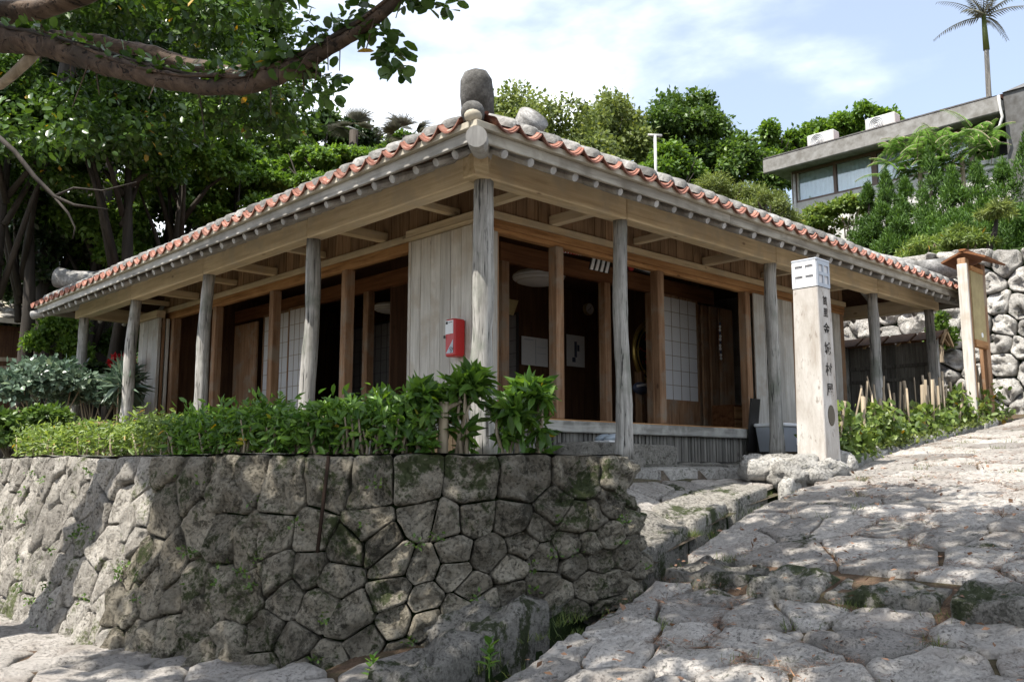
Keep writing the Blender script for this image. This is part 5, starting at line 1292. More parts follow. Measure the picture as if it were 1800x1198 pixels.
for i, (px, yt, yb, hw, lab) in enumerate(((1365,225,300,38,'leftmost round tree top behind the concrete roof'),(1418,215,290,40,'round tree top behind the left air conditioner'),(1475,203,285,42,'round tree top between the two air conditioners'),(1512,190,270,44,'tall tree top left of the right air conditioner'),(1556,185,265,30,'small tree top directly behind the right air conditioner'),(1440,205,260,24,'small dark tree top above the left air conditioner'))):
    bgtree('broadleaf_tree', px, yt, yb+60, hw, 34, 'lit', 9, 3200, 0.26, lab, 50+i, sub=0.45)

# --- the wood on the left behind the house
def forest(px, ytop, ybot, hw, d, mat, k, n, size, label, seed, **kw): return bgtree('forest_tree', px, ytop, ybot, hw, d, mat, k, n, size, label, seed, **kw)
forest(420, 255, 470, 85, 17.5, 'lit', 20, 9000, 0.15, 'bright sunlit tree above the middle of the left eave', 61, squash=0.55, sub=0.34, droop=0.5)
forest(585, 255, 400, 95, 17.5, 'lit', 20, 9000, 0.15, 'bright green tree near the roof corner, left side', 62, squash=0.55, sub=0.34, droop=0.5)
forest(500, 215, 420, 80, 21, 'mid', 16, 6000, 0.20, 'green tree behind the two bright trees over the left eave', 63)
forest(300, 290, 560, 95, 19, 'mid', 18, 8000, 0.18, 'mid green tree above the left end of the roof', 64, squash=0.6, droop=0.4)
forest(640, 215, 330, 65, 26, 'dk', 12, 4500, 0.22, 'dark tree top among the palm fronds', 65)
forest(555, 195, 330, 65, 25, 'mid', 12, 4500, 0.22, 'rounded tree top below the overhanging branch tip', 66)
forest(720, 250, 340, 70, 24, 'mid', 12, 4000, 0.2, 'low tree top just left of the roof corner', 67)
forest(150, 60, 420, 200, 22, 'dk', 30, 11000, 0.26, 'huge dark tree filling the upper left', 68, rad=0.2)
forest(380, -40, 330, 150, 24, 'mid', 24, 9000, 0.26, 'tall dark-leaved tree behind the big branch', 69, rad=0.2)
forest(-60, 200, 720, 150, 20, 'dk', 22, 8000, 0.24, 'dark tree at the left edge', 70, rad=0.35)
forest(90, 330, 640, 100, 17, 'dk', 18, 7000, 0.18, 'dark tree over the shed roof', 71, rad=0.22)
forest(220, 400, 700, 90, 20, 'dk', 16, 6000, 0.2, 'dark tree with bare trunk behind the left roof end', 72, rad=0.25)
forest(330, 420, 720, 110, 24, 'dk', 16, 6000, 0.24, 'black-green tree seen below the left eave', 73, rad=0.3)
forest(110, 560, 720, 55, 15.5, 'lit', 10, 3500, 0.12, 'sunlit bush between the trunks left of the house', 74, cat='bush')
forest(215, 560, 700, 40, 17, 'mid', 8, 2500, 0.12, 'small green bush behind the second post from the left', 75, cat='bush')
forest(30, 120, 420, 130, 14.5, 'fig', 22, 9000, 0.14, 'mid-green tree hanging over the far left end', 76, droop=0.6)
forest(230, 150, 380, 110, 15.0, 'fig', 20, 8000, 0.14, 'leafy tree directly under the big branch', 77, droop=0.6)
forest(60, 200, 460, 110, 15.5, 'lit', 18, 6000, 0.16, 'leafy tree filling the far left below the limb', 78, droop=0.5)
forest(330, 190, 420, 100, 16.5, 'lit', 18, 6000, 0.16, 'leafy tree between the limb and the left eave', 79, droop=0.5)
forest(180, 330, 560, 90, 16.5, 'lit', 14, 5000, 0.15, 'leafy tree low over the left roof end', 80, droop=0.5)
# tall trunks in the wood
for i, (px, d, r, lab) in enumerate(((62,16.5,0.22,'thick dark trunk left of the leftmost post'),(158,18,0.3,'thick dark trunk seen through the left veranda'),(120,20,0.16,'thin dark trunk behind the leftmost post'))):
    b = at(px, 740, d); t = thing('forest_tree', (b.x, b.y, -0.1), lab, 'tree'); mb = MB()
    mb.sweep([(b.x,b.y,-0.3),(b.x+0.1,b.y,2),(b.x-0.1,b.y+0.1,5),(b.x+0.3,b.y+0.3,9)], [r*1.3,r,r*.9,r*.6], 10, True, 0.12, i); part('trunk', mb, M['barkd'], t, True)
    link('crown', leaves('crown', M['dk'], *clump_leaves(blob((b.x+0.3,b.y+0.3,9), (2.2,2.2,1.6), 10, 0.7, 90+i), 2500, 0.24)), t)
# fan palms peeping over the roof
def fan_palm(px, py, d, s, label, seed):
    g = random.Random(seed); c = at(px, py, d); t = thing('fan_palm', (c.x, c.y, gnd(c.x, c.y)), label, 'palm'); pos = []; al = []; nr = []; sz = []
    for f in range(9):
        a = g.uniform(0, 6.28); e = g.uniform(0.1, 1.0); ax = Vector((math.cos(a)*math.cos(e), math.sin(a)*math.cos(e), math.sin(e))); hub = c + ax*s*0.5
        sd_ = ax.cross(Vector((0,0,1))).normalized(); 
        for k in range(26):
            w = -1.3+2.6*k/25; d_ = ax*math.cos(w) + sd_*math.sin(w); pos.append(hub); al.append(d_ + Vector((0,0,-0.15))); nr.append(ax.cross(sd_)*-1); sz.append(s*g.uniform(0.8,1.05))
    link('crown', leaves('crown', M['palm'], np.array(pos), np.array(al), np.array(nr), np.array(sz), T_BLADE), t)
    mb = MB(); mb.sweep([(c.x,c.y,gnd(c.x,c.y)-0.2),(c.x,c.y,c.z)], 0.1, 8); part('trunk', mb, M['barkd'], t, True)
fan_palm(622, 230, 19, 0.5, 'fan palm crown peeping over the left eave', 3); fan_palm(715, 240, 19, 0.58, 'fan palm crown nearest the roof corner', 4)

# --- tall thin palm
c = at(1729, 30, 27); bz = zh(c.x, c.y); t = thing('tall_palm', (c.x+0.2, c.y, bz), 'tall slim palm with grey trunk above the concrete house', 'palm')
b0 = at(1738, 165, 27)
mb = MB(); mb.sweep([(b0.x+0.1,b0.y,bz-0.2),(b0.x,b0.y,b0.z),(c.x+0.03,c.y,c.z-1.1)], [0.13,0.085,0.075], 10); part('trunk', mb, M['slat'], t, True)
mb = MB(); mb.sweep([(c.x+0.03,c.y,c.z-1.12),(c.x+0.01,c.y,c.z-0.5),(c.x,c.y,c.z+0.1)], [0.10,0.085,0.06], 10); part('crownshaft', mb, M['olive'], t, True)
g = random.Random(8)
for f in range(12):
    a = 2*math.pi*f/12 + g.uniform(-.2,.2); e = (0.25, 0.8, 1.15)[f % 3]; L = g.uniform(1.3, 1.7); P = []; v = Vector((math.cos(a)*math.cos(e), math.sin(a)*math.cos(e), math.sin(e))); p = Vector(c)
    for k in range(12): P.append(p.copy()); p = p + v*L/11; v = (v + Vector((0,0,-0.085))).normalized()
    mb = MB(); mb.sweep(P, [0.022*(1-k/13) for k in range(12)], 5); fr = part('frond', mb, M['palm'], t)
    pos = []; al = []; nr = []; sz = []
    for k in range(1, 12):
        for q in (0, 0.5):
            u = min(11, k+q); i0 = int(u); i1 = min(11, i0+1); pp = P[i0].lerp(P[i1], u-i0); tg = (P[i1]-P[i0-1]).normalized(); sd_ = tg.cross(Vector((0,0,1))).normalized()
            for s_ in (-1, 1): pos.append(pp); al.append(sd_*s_*0.8 + tg*0.7 + Vector((0,0,-0.5))); nr.append(Vector((0,0,1))); sz.append(0.34*(1-0.06*k)*g.uniform(.8,1.1))
    link('leaflets', leaves('leaflets', M['palm'], np.array(pos), np.array(al), np.array(nr), np.array(sz), T_NARROW), fr)

# --- clipped junipers in front of the concrete house
def dX(px, X): return (X-CAM.x)/(0.6881+0.7256*(px-900)/1555)
def juniper(px, ytop, ybot, hw, d, label, seed):
    g = random.Random(seed); d = dX(px, 13.2 + (d-14.2)*1.1); top = at(px, ytop, d); bot = at(px, ybot, d); s = d/1555*hw*1.25; H = top.z-bot.z
    t = thing('juniper', (top.x, top.y, min(bot.z, zh(top.x, top.y))), label, 'juniper', 'junipers in front of the concrete house'); cl = []
    for k in range(46):
        u = g.random()**1.1; r = s*(1-u)**0.75*g.uniform(0.35, 0.95); a = g.uniform(0, 6.28); q = s*0.30*g.uniform(0.7,1.25)*(1-0.55*u)
        cl.append((top.x+math.cos(a)*r, top.y+math.sin(a)*r, bot.z+H*(u*0.90+0.02), q*0.78, q*0.78, q*1.75))
    for k in range(4): cl.append((top.x, top.y, top.z-H*0.05*k-0.05, s*0.10*(1+k*.5), s*0.10*(1+k*.5), H*0.07))
    link('crown', leaves('crown', M['juniper'], *clump_leaves(cl, 10500, 0.095, 0.72, -1.3, 0.3, 0.5), T_NARROW), t)
    mb = MB(); mb.sweep([(top.x,top.y,min(bot.z, zh(top.x,top.y))-0.2),(top.x,top.y,top.z-H*0.2)], [0.08,0.02], 7); part('trunk', mb, M['barkd'], t, True)
for i, (px, yt, yb, hw, d, lab) in enumerate(((1525,325,440,30,15.5,'leftmost juniper, its tip in front of the window sill'),(1556,305,450,36,15.3,'second juniper from the left'),(1590,315,440,32,15.5,'third juniper from the left, slim tip'),(1632,268,450,40,15.2,'tall pointed juniper in the middle of the row'),(1672,300,450,42,15.0,'juniper right of the tallest tip'),(1716,290,450,44,15.2,'broad juniper below the feathery shrub'),(1762,285,450,46,15.0,'second juniper from the right edge'),(1806,235,450,55,14.8,'juniper cut by the right edge'),(1575,365,460,34,14.2,'low round juniper at the lower left of the row'),(1680,370,450,45,14.3,'low juniper above the spiky shrubs'))):
    juniper(px, yt, yb, hw, d, lab, 200+i)
# feathery shrub
def feathery(px, py, d, s, nf, label, seed):
    g = random.Random(seed); d = dX(px, 15.8); s *= d/16.3; c = at(px, py, d); zb = zh(c.x, c.y); t = thing('feathery_shrub', (c.x, c.y, zb), label, 'shrub'); mb = MB(); pos = []; al = []; nr = []; sz = []
    for f in range(nf):
        a = g.uniform(0, 6.28); e = g.uniform(-0.1, 1.1); L = s*g.uniform(0.6, 1.0); o = Vector(c) + Vector((g.uniform(-.5,.5), g.uniform(-.7,.7), g.uniform(-.55,.55)))*s
        v = Vector((math.cos(a)*math.cos(e), math.sin(a)*math.cos(e), math.sin(e))); p = o; P = []
        for k in range(9): P.append(p.copy()); p = p + v*L/8; v = (v + Vector((0,0,-0.16))).normalized()
        mb.sweep(P, 0.008, 4)
        for k in range(1, 9):
            tg = (P[k]-P[k-1]).normalized(); sd_ = tg.cross(Vector((0,0,1))).normalized()
            for j in range(3):
                for s_ in (-1, 1): pos.append(P[k-1].lerp(P[k], j/3)); al.append(sd_*s_ + tg*0.5 + Vector((0,0,-0.25))); nr.append(Vector((0,0,1))); sz.append(0.21*s*(1.1-0.09*k))
    link('foliage', leaves('foliage', M['frond'], np.array(pos), np.array(al), np.array(nr), np.array(sz), T_NARROW), t)
    mb.sweep([(c.x,c.y,zb-0.1),(c.x,c.y,c.z)], 0.05, 7); part('stem', mb, M['twig'], t)['kind'] = 'stuff'
feathery(1615, 272, 16.2, 0.72, 75, 'bright feathery shrub in front of the window band', 5); feathery(1690, 270, 16.4, 0.72, 75, 'bright feathery shrub below the concrete eave', 6)
# shrubs on and before the high wall
def shrub(name, px, py, d, r, n, size, mat, label, seed, cat='shrub', tpl=T_DIA, k=10, zbase=None, sub=0.45, stems=7, bark='twig', droop=0.1, group=None):
    c = at(px, py, d); zb = c.z - r[2] if zbase is None else zbase
    t = thing(name, (c.x, c.y, zb), label, cat, group); g = random.Random(seed)
    link('foliage', leaves('foliage', M[mat], *clump_leaves(blob(c, r, k, 0.85, seed, sub), n, size, 0.35, droop), tpl), t)
    mb = MB()
    for i in range(stems):
        q = Vector((c.x+g.uniform(-.7,.7)*r[0], c.y+g.uniform(-.7,.7)*r[1], c.z+g.uniform(0,.6)*r[2])); b = Vector((c.x+g.uniform(-.3,.3)*r[0], c.y+g.uniform(-.3,.3)*r[1], zb-0.05)); mb.sweep([b, b.lerp(q,.5)+Vector((0,0,.05)), q], [0.02,0.014,0.006], 5)
    part('stem', mb, M[bark], t)['kind'] = 'stuff'; return t
shrub('spiky_shrub', 1640, 440, dX(1640,12.6), (0.55,0.55,0.42), 2600, 0.12, 'hedgelit', 'narrow-leaved shrub on top of the high wall', 81, tpl=T_NARROW)
shrub('spiky_shrub', 1700, 430, dX(1700,12.6), (0.5,0.5,0.38), 2600, 0.12, 'hedgelit', 'narrow-leaved shrub on the wall top above the notice board', 82, tpl=T_NARROW)
shrub('yellow_shrub', 1440, 400, dX(1440,15.2), (0.6,0.8,0.6), 4200, 0.12, 'hedgelit', 'yellowish shrub before the concrete wall', 83)
shrub('yellow_shrub', 1500, 378, dX(1500,15.2), (0.45,0.55,0.5), 2600, 0.11, 'hedgelit', 'yellow-tipped shrub at the window sill', 84)
shrub('wall_fern', 1650, 590, dX(1650,11.45), (0.18,0.22,0.42), 700, 0.11, 'mid', 'dark green plant growing out of the high wall by the last post', 85, tpl=T_DIA, k=6)
c = at(1745, 400, dX(1745,12.4)); t = thing('leaning_trunk', (c.x, c.y, 3.6), 'leaning bare trunk on the high wall over the notice board', 'tree')
mb = MB(); P = [at(x, y, dX(1740,12.4)) for x, y in ((1722,470),(1738,440),(1748,410),(1752,385))]; mb.sweep(P, [0.07,0.065,0.055,0.03], 8, True, 0.15, 3); part('trunk', mb, M['barkd'], t, True)
link('crown', leaves('crown', M['olive'], *clump_leaves(blob(P[-1], (0.4,0.4,0.3), 6, 0.8, 12), 900, 0.14), T_NARROW), t)

# --- garden plants at the left
shrub('pale_shrub', 85, 690, 12.8, (0.85,0.75,0.42), 5200, 0.10, 'pale', 'silvery pale-leaved shrub left of the leftmost post', 86, k=14, zbase=-0.05)
shrub('pale_shrub', 160, 705, 13.2, (0.5,0.5,0.25), 2200, 0.10, 'pale', 'low silvery shrub at the foot of the leftmost post', 87, zbase=-0.05)
shrub('dark_shrub', 30, 765, 10.5, (0.5,0.6,0.35), 3400, 0.085, 'mid', 'dark green bush at the left edge above the wall', 88, zbase=0.0)
shrub('dark_shrub', 200, 690, 14.5, (1.2,0.6,0.5), 3500, 0.13, 'dk', 'black-green bush in the shade behind the left posts', 89, zbase=0.0)
shrub('red_shrub', 211, 634, 13.6, (0.16,0.16,0.10), 330, 0.09, 'redleaf', 'small bright red-leaved plant between the left posts', 90, k=5, zbase=0.0)
shrub('sword_plant', 218, 690, 12.6, (0.2,0.2,0.3), 320, 0.3, 'pale', 'plant with long pale leaves beside the second post from the left', 91, tpl=T_NARROW, k=4, zbase=0.0)
c = at(150, 733, 11.6); t = thing('garden_bench', (c.x, c.y, 0.0), 'low wooden bench behind the hedge at the left', 'bench')
mb = MB(); mb.obox((c.x,c.y,0.50), RT, FW, (0,0,1), 0.45, 0.18, 0.02); part('seat', mb, M['slatnew'], t)
for k in (-1, 1):
    mb = MB(); mb.obox(tuple(Vector((c.x,c.y,0.24))+RT*0.36*k), RT, FW, (0,0,1), 0.03, 0.15, 0.24); part('leg', mb, M['twig'], t)

# --- clipped hedge on the wall
def hedge(name, u0, u1, h, depth, n, size, mat, label, seed, stems, lump=0.09, tpl=T_LANCE, dense=1.0):
    p0 = wpos((u0+u1)/2) - wnor((u0+u1)/2)*0.42; t = thing(name, (p0.x, p0.y, 0.02), label, 'hedge'); g = np.random.default_rng(seed)
    u = g.uniform(u0, u1, n); s = g.uniform(-1, 1, n); v = g.random(n)**0.55
    hh = np.array([h*(1+0.45*mnoise.noise(Vector((a*2.1,seed,0)))+0.50*mnoise.noise(Vector((a*6.5,seed,3)))) for a in u])
    edge = np.maximum(np.abs(s), v); keep = (edge > 0.45) | (g.random(n) < 0.4); u, s, v, hh = u[keep], s[keep], v[keep], hh[keep]; n = len(u)
    pos = np.array([tuple(wpos(a) - wnor(a)*(0.42 + b*depth)) for a, b in zip(u, s)]); pos[:,2] = 0.02 + v*hh + g.normal(size=n)*lump*0.5
    nn = np.array([tuple(wnor(a)) for a in u])
    out_ = -nn*np.sign(-s)[:,None]*-1
    nr = unit(nn*(-s)[:,None]*0.8 + np.array([0,0,0.7]) + g.normal(size=(n,3))*0.45); al = unit(nn*(-s)[:,None]*0.6 + g.normal(size=(n,3))*0.8 + np.array([0,0,-0.05]))
    link('foliage', leaves('foliage', M[mat], pos, al, nr, size*g.uniform(0.55,1.25,n), tpl), t)
    mb = MB(); rg = random.Random(seed)
    for i in range(stems):
        a = rg.uniform(u0, u1); p = wpos(a) - wnor(a)*(0.42+rg.uniform(-.8,.8)*depth); zt_ = 0.02 + h*rg.uniform(0.5, 0.92); q = p + Vector((rg.uniform(-.08,.08), rg.uniform(-.08,.08), zt_)); b = Vector((p.x, p.y, -0.03))
        mb.sweep([b, b.lerp(q,.5)+Vector((rg.uniform(-.03,.03),rg.uniform(-.03,.03),0)), q], [0.012,0.009,0.005], 5)
    part('stem', mb, M['twig'], t, True)['kind'] = 'stuff'; return t
# arc lengths of some photo columns
def ucol(px):
    best = 0; bd = 1e9
    for k in range(400):
        a = WL[2] + (WL[-1]-WL[2])*k/399; p = wpos(a) - wnor(a)*0.42; q = proj((p.x, p.y, 0.2))
        if q and abs(q[0]-px) < bd: bd = abs(q[0]-px); best = a
    return best
hedge('clipped_hedge', ucol(330), ucol(60), 0.28, 0.22, 8500, 0.060, 'hedgelit', 'sunlit twiggy part of the hedge at the left end of the wall', 41, 160, tpl=T_LANCE)
hedge('clipped_hedge', ucol(560), ucol(330), 0.31, 0.19, 4600, 0.078, 'hedge', 'thick leafy middle part of the hedge below the second window bay', 42, 90)
hedge('clipped_hedge', ucol(760), ucol(560), 0.33, 0.17, 1900, 0.088, 'hedge', 'leafy part of the hedge left of the corner post', 43, 60)
# loose corner bushes with big leaves
def bush(px, ytop, ybot, hw, n, size, label, seed, off=0.42, core=0.5):
    a = ucol(px); p = wpos(a) - wnor(a)*off; d = (p-CAM).dot(FW); top = (812-ytop)/1555*d; s = hw/1555*d
    t = thing('leafy_bush', (p.x, p.y, 0.0), label, 'bush'); g = np.random.default_rng(seed)
    cl = [(p.x+g.normal()*s*0.45, p.y+g.normal()*s*0.45, top*g.uniform(core, 0.95), s*0.5, s*0.5, s*0.42) for k in range(6)] + [(p.x+g.normal()*s*0.25, p.y+g.normal()*s*0.25, top*g.uniform(0.05, 0.5), s*0.28, s*0.28, s*0.4) for k in range(4)]
    link('foliage', leaves('foliage', M['hedge'], *clump_leaves(cl, int(n*1.3), size*1.15, 0.3, 0.2, 0.8), T_LANCE), t)
    mb = MB(); rg = random.Random(seed)
    for i in range(5):
        q = Vector((p.x+rg.uniform(-1,1)*s*.6, p.y+rg.uniform(-1,1)*s*.6, top*rg.uniform(.75,1.0))); b = Vector((p.x+rg.uniform(-.05,.05), p.y+rg.uniform(-.05,.05), -0.03)); mb.sweep([b, b.lerp(q,.5)+Vector((rg.uniform(-.04,.04),0,0)), q], [0.017,0.012,0.005], 6, True, .2, seed+i)
    part('stem', mb, M['twig'], t, True)['kind'] = 'stuff'
bush(815, 655, 800, 42, 300, 0.105, 'bush with upright shoot in front of the corner post', 44)
bush(745, 690, 800, 45, 300, 0.10, 'bush with a bare sideways branch left of the corner post', 45)
bush(895, 690, 800, 34, 220, 0.10, 'narrow twisted bush just right of the corner post', 46)
bush(950, 668, 800, 38, 360, 0.10, 'bushy mop-headed shrub at the right end of the hedge', 47, core=0.62)
a = at(688, 748, 5.75); b = at(812, 705, 5.75); t = thing('bare_branch', (a.x, a.y, 0.2), 'bare brown branch lying sideways through the bushes', 'branch')
mb = MB(); mb.sweep([a, at(745,732,5.75), at(775,722,5.75), b], [0.026,0.022,0.024,0.009], 8, True, .2, 4); part('limb', mb, M['twig'], t, True)
s0 = at(778, 800, 5.75); mb = MB(); mb.sweep([s0, at(779,750,5.75), at(781,706,5.75)], [0.036,0.034,0.036], 8, True, .15, 6); part('stump', mb, M['twig'], t, True)

# --- roadside planting with cut stems, right of the marker
def roadside(x0, x1, n, seed, label, mat='hedgelit', size=0.085, h=0.35):
    g = np.random.default_rng(seed); xs = g.uniform(x0, x1, n); ys = np.array([yedge(x)+0.30 for x in xs]) + g.normal(size=n)*0.10
    zb = np.array([froad(x)+0.02 for x in xs]); v = g.random(n)
    pos = np.stack([xs, ys, zb + v*h*(1+0.3*np.sin(xs*5))], 1); nr = unit(np.array([-0.2,-0.5,0.7]) + g.normal(size=(n,3))*0.5); al = unit(g.normal(size=(n,3)) + np.array([0,0,0.5]))
    c = ((x0+x1)/2, float(ys.mean()), float(zb.mean())); t = thing('roadside_plant', c, label, 'plant')
    link('foliage', leaves('foliage', M[mat], pos, al, nr, size*g.uniform(0.6,1.3,n), T_OVAL), t)
    return t, c
for i, (x0, x1, n, lab, mat, h) in enumerate(((3.75,4.7,900,'leafy clump just right of the marker post','hedgelit',0.45),(4.6,5.7,900,'sunlit leafy plants along the kerb in the middle','hedgelit',0.40),(5.6,7.0,700,'low plants under the notice board','hedgelit',0.30),(6.9,9.5,1000,'green plants along the road at the right edge','hedgelit',0.40))):
    t, c = roadside(x0, x1, n, 300+i, lab, mat, 0.10, h); g = random.Random(400+i)
    for k in range(int((x1-x0)*13)):
        x = g.uniform(x0, x1); y = yedge(x)+0.34+g.uniform(-.12,.12); z = froad(x); hh = g.uniform(0.35, 0.85); q = Vector((x+g.uniform(-.16,.16), y+g.uniform(-.10,.10), z+hh)); mb = MB(); r = g.uniform(0.009, 0.026)
        mb.sweep([(x,y,z-0.05), Vector((x,y,z-.05)).lerp(q,.5)+Vector((g.uniform(-.03,.03),g.uniform(-.03,.03),0)), q], [r*1.2, r, r*.9], 6, True, .15, k); part('cut_stem', mb, M['twig'], t, True)
n = 2600; g = np.random.default_rng(77); xs = g.uniform(3.4, 9.5, n); ys = np.array([yedge(x)+0.16 for x in xs]) + g.normal(size=n)*0.06; pos = np.stack([xs, ys, np.array([froad(x) for x in xs])+g.random(n)*0.09+0.02], 1)
o = link('ground_cover', leaves('ground_cover', M['olive'], pos, unit(g.normal(size=(n,3))+np.array([0,0,.6])), unit(g.normal(size=(n,3))*.5+np.array([0,0,1])), 0.05*g.uniform(.6,1.3,n)), None); o['kind'] = 'stuff'; tag(o, 'low creeping greenery along the kerb of the road', 'ground cover')

# --- the old fig whose limb hangs over the scene
fb = Vector((-4.4, 3.1, zg(-4.4, 3.1)-0.1))
fig = thing('fig_tree', tuple(fb), 'old fig tree whose thick brown limb hangs across the top left', 'tree')
mb = MB(); mb.sweep([fb, fb+Vector((0.1,-.1,1.0)), fb+Vector((0.0,-.3,2.2)), fb+Vector((0.2,-.6,3.2)), fb+Vector((0.1,-.9,4.6)), fb+Vector((0.5,-1.6,6.2))], [0.50,0.36,0.32,0.30,0.22,0.12], 16, True, .2, 2, jscale=3); part('trunk', mb, M['bark'], fig, True)
L1 = [fb+Vector((0.05,-.4,2.5)), at(-160,45,5.9), at(-30,62,5.7), at(60,75,5.5), at(150,100,5.3), at(230,125,5.15), at(330,148,5.0), at(420,152,4.9), at(480,135,4.8), at(530,112,4.7), at(590,78,4.6), at(640,48,4.5), at(690,5,4.4), at(730,-60,4.3)]
LR = [0.15,0.11,0.094,0.080,0.068,0.060,0.050,0.046,0.047,0.043,0.038,0.034,0.030,0.024]
def resample(P, Rr, k=6):
    Q = []; S = []
    for i in range(len(P)-1):
        p0 = P[max(i-1,0)]; p1 = P[i]; p2 = P[i+1]; p3 = P[min(i+2,len(P)-1)]
        for j in range(k):
            t = j/k; Q.append(0.5*((2*p1)+(p2-p0)*t+(2*p0-5*p1+4*p2-p3)*t*t+(3*p1-p0-3*p2+p3)*t**3) + Vector((0,0,0.012*mnoise.noise(p1*3+Vector((t*2,0,0)))))); S.append((Rr[i]*(1-t)+Rr[i+1]*t)*(1+0.13*mnoise.noise(Vector(((i+t)*1.7,0,0)))))
    return Q+[P[-1]], S+[Rr[-1]]
mb = MB(); mb.sweep(*resample(L1, LR), 14, True, .35, 5, jscale=11); limb = part('limb', mb, M['bark'], fig, True)
L2 = [at(90,62,5.5), at(200,78,5.45), at(280,96,5.3), at(350,117,5.2), at(410,128,5.1), at(480,124,4.95), at(560,130,4.8)]
mb = MB(); mb.sweep(*resample(L2, [0.04,0.045,0.045,0.042,0.042,0.042,0.028]), 10, True, .35, 6, jscale=9); part('limb', mb, M['bark'], fig, True)
mb = MB(); mb.sweep([fb+Vector((0.1,-.5,2.9)), at(-120,10,6.0), at(0,22,5.9), at(70,16,5.8), at(150,-8,5.7), at(300,-80,5.6)], [0.12,0.09,0.08,0.07,0.06,0.04], 10, True, .2, 7); part('limb', mb, M['bark'], fig, True)
mb = MB(); mb.sweep([at(70,82,5.6), at(48,108,5.6), at(22,132,5.6), at(0,150,5.65), at(-60,165,5.7)], [0.04,0.036,0.032,0.03,0.03], 8, True, .2, 8); part('limb', mb, M['twig'], fig, True)
for i, pts in enumerate((((-20,225),(25,265),(60,310),(95,345),(130,360),(190,368)),((95,345),(120,375),(132,400),(128,420)),((95,345),(130,330),(180,335),(240,320)))):
    mb = MB(); dd = 9.5; mb.sweep([at(x, y, dd) for x, y in pts], [0.02,0.018,0.016,0.013,0.010,0.006][-len(pts):] if i else [0.030,0.028,0.025,0.022,0.016,0.009], 7, True, .15, 20+i); part('branchlet', mb, M['barkd'], fig, True)
# vines wound round the limb
for k in range(4):
    P = []; n_ = 60
    for i in range(n_):
        u = 1.5 + 10.5*i/(n_-1); j = int(u); p = L1[j].lerp(L1[j+1], u-j); tg = (L1[j+1]-L1[j]).normalized(); sx_ = tg.cross(Vector((0,0,1))).normalized(); uy = sx_.cross(tg); a_ = 1.2 + 0.9*math.sin(u*0.9+k*2.1) + k*0.35; r_ = interp(u, [(1.5,0.100),(4,0.068),(8,0.048),(12,0.034)])*1.03
        P.append(p + sx_*math.cos(a_)*r_ + uy*math.sin(a_)*r_)
    mb = MB(); mb.sweep(P, 0.010+0.004*(k%3), 6, True, .3, k); part('vine', mb, M['barkd' if k % 2 else 'bark'], fig, True)
iv = []
for k in range(90):
    u = 1.5 + 9.5*((k*0.618) % 1); j = int(u); p = L1[j].lerp(L1[j+1], u-j); iv.append((p.x, p.y, p.z+0.06, .09, .09, .06))
link('ivy', leaves('ivy', M['fig'], *clump_leaves(iv, 420, 0.06, 0.5, 0.2), T_ROUND), fig)
# hanging roots
rf = random.Random(14)
for k in range(26):
    i = rf.randint(2, 11); p = L1[i].lerp(L1[i+1], rf.random()); mb = MB(); q = p + Vector((rf.uniform(-.1,.1), rf.uniform(-.1,.1), rf.uniform(-.05,.12))); r = q + Vector((rf.uniform(-.06,.06), rf.uniform(-.06,.06), -rf.uniform(0.08,0.28))); mb.sweep([p, q, r], [0.006,0.005,0.003], 4); part('aerial_root', mb, M['bark'], fig)
def fig_leaves(cl, n, size, tpl=T_ROUND, droop=0.5, shell=0.2): return leaves('foliage', M['fig'], *clump_leaves(cl, n, size, shell, droop, 0.6), tpl)
# sprays on the limb in view
sp = []
for (x, y, d, r) in ((545,40,4.7,.05),(560,95,4.7,.06),(580,150,4.75,.10),(575,170,4.75,.08),(675,70,4.5,.08),(690,100,4.5,.08),(700,130,4.5,.06),(655,60,4.5,.07),(740,10,4.4,.10),(785,15,4.4,.08),(720,-10,4.4,.12),(500,5,4.9,.12),(460,5,4.9,.10),(640,20,4.5,.07),(530,120,4.7,.09),(480,125,4.8,.07)):
    c = at(x, y, d); sp.append((c.x, c.y, c.z, r, r, r))
link('foliage', fig_leaves(sp, 330, 0.075), fig)
sp = []
for k in range(60):
    x = rf.uniform(60, 420); y = rf.uniform(-60, 60) + (x-120)*0.10; c = at(x, y, rf.uniform(12, 15)); sp.append((c.x, c.y, c.z, .6, .6, .42))
for k in range(46):
    x = rf.uniform(-60, 520); y = rf.uniform(165, 260) - max(0, x-250)*0.10; c = at(x, y, rf.uniform(12, 15)); sp.append((c.x, c.y, c.z, .6, .6, .40))
link('foliage', fig_leaves(sp, 14000, 0.13, T_OVAL), fig)
# the rest of the crown overhead: it dapples the road and the foot of the wall
sp = []
for k in range(140):
    x = rf.uniform(-7.0, -0.8); y = rf.uniform(-5.6, -0.9); z = rf.uniform(4.4, 6.6)
    if x > -3.4 and y > -1.2: continue
    sp.append((x, y, z, .50, .50, .30))
for k in range(13): sp.append((rf.uniform(-5.9,-4.6), rf.uniform(-0.6,1.2), rf.uniform(4.6,5.6), .45, .45, .3))
link('foliage', fig_leaves(sp, 17500, 0.15, T_OVAL), fig)
for k in range(12):
    s0 = fb + Vector((0.3,-1.2,5.2)); e = Vector(rf.choice(sp)[:3]); mb = MB(); mb.sweep([s0, s0.lerp(e,.5)+Vector((0,0,.4)), e], [0.09,0.06,0.02], 7, True, .2, k); part('limb', mb, M['bark'], fig, True)

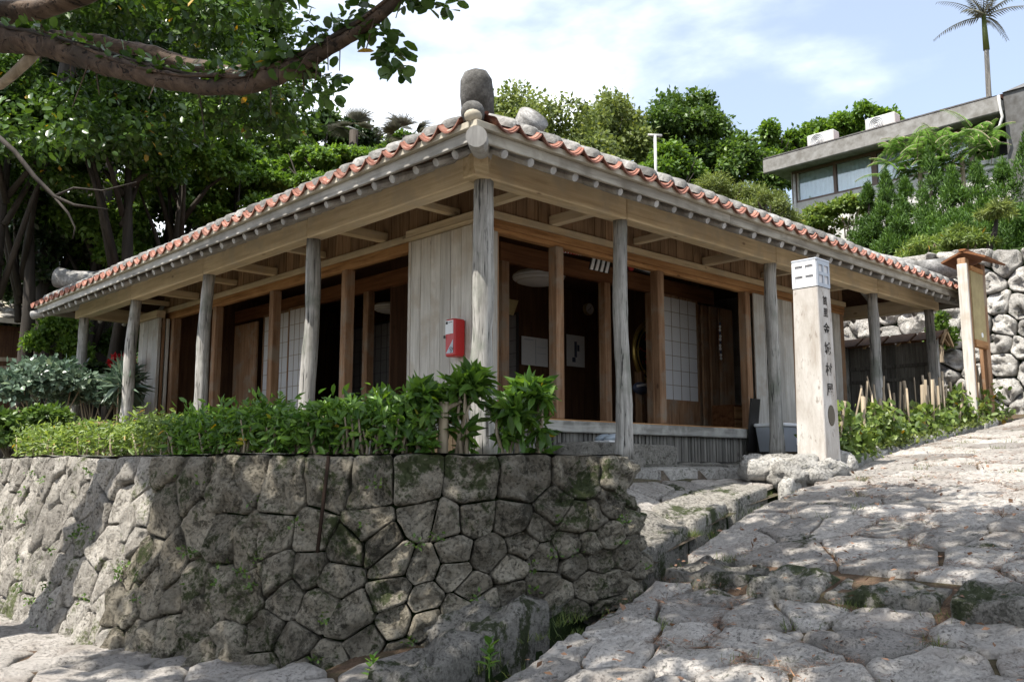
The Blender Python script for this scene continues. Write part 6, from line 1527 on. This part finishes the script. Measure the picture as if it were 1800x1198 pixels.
# --- litter, weeds in the joints
n = 1500; g = np.random.default_rng(5); xs = g.uniform(-3.5, 5, n); ys = g.uniform(-5.5, -1.5, n); ok = ys < np.array([yedge(x) for x in xs]); xs, ys = xs[ok], ys[ok]; n = len(xs)
pos = np.stack([xs, ys, np.array([froad(x) for x in xs])+0.028], 1)
o = link('fallen_leaves', leaves('fallen_leaves', M['dry'], pos, unit(g.normal(size=(n,3))*np.array([1,1,.25])), unit(g.normal(size=(n,3))*.25+np.array([0,0,1])), g.uniform(.02,.055,n))); o['kind'] = 'stuff'; tag(o, 'small dry brown leaves scattered over the flagstones', 'leaves')
pos = []; al = []; sz = []; rg = random.Random(6)
for k in range(260):
    a_, b_ = rg.choice(CL+CU)[:2]; x, y = a_; z = froad(x)-0.02
    if not (-3.5 < x < 7 and -6 < y < yedge(x)): continue
    for j in range(rg.randint(14, 40)): pos.append((x+rg.gauss(0,.05), y+rg.gauss(0,.05), z)); al.append((rg.gauss(0,.5), rg.gauss(0,.5), 1)); sz.append(rg.uniform(.03,.075))
for k in range(60):
    x = rg.uniform(-4.0, 2.5); y = yedge(x)+rg.choice((0.0, 0.27))+rg.gauss(0,.03); z = froad(x)-0.06
    for j in range(rg.randint(16, 44)): pos.append((x+rg.gauss(0,.06), y+rg.gauss(0,.03), z)); al.append((rg.gauss(0,.6), rg.gauss(0,.6), 1)); sz.append(rg.uniform(.03,.08))
al = np.array(al); n = len(al); o = link('grass', leaves('grass', M['grass'], np.array(pos), al, np.random.default_rng(3).normal(size=(n,3)), np.array(sz), T_BLADE)); o['kind'] = 'stuff'; tag(o, 'tufts of grass in the joints of the road and along the gutter', 'grass')
# reddish needles drifted into the joints
pos = []; rg2 = random.Random(8)
edges_ = [(p[i], p[(i+1) % len(p)]) for p in CL+CU for i in range(len(p))]
edges_ = [(a, b) for a, b in edges_ if (lambda q: q and -100 < q[0] < 1900 and q[1] < 1300 and q[2] < 12)(proj((a[0], a[1], froad(a[0])))) ]
for k in range(15000):
    a, b = rg2.choice(edges_); t_ = rg2.random(); x = a[0]+(b[0]-a[0])*t_+rg2.gauss(0,.035); y = a[1]+(b[1]-a[1])*t_+rg2.gauss(0,.035)
    if mnoise.noise(Vector((x*1.3, y*1.3, 7))) < 0.02 or y > yedge(x)-0.02: continue
    pos.append((x, y, froad(x)-0.004+rg2.uniform(0,.012)))
n = len(pos); g = np.random.default_rng(9)
o = link('dry_needles', leaves('dry_needles', M['dry'], np.array(pos), unit(g.normal(size=(n,3))*np.array([1,1,.15])), unit(g.normal(size=(n,3))*.3+np.array([0,0,1])), g.uniform(.03,.075,n), T_BLADE)); o['kind'] = 'stuff'; tag(o, 'dry reddish needles drifted into the joints of the road', 'needles')
sw_ = []
for k in range(60):
    u = rg.uniform(WL[3], 9.0); v = rg.uniform(0.05, 1.15); p = wmap(u, v, 0.02); sw_.append((*p, .05, .05, .05))
o = link('creeper', leaves('creeper', M['mid'], *clump_leaves(sw_, 1300, 0.03, 0.2, 0.3))); o['kind'] = 'stuff'; tag(o, 'small creeping weeds growing from the joints of the front wall', 'creeper')
def weed(px, py, d, s, label, seed):
    c = at(px, py, d); t = thing('weed', tuple(c), label, 'weed'); rg = random.Random(seed); pos = []; al = []; nr = []; sz = []
    for k in range(14):
        a = 2.4*k; e = 0.25+0.05*k; pos.append(tuple(c+Vector((0,0,0.012*k*s/0.1)))); al.append((math.cos(a)*math.cos(e), math.sin(a)*math.cos(e), math.sin(e))); nr.append((-math.cos(a)*.4, -math.sin(a)*.4, 1)); sz.append(s*rg.uniform(.6,1.1))
    link('foliage', leaves('foliage', M['hedge'], np.array(pos), np.array(al), np.array(nr), np.array(sz), T_OVAL), t); mb = MB(); mb.sweep([tuple(c-Vector((0,0,.05))), tuple(c+Vector((0,0,.16*s/0.1)))], 0.004, 5); part('stem', mb, M['juniper'], t)
weed(860, 1172, 4.5, 0.075, 'green seedling in the gutter at the bottom', 1); weed(655, 1190, 4.6, 0.06, 'small seedling on the kerb at the bottom', 2); weed(1710, 1085, 4.6, 0.07, 'small weed at the foot of the road step', 3)
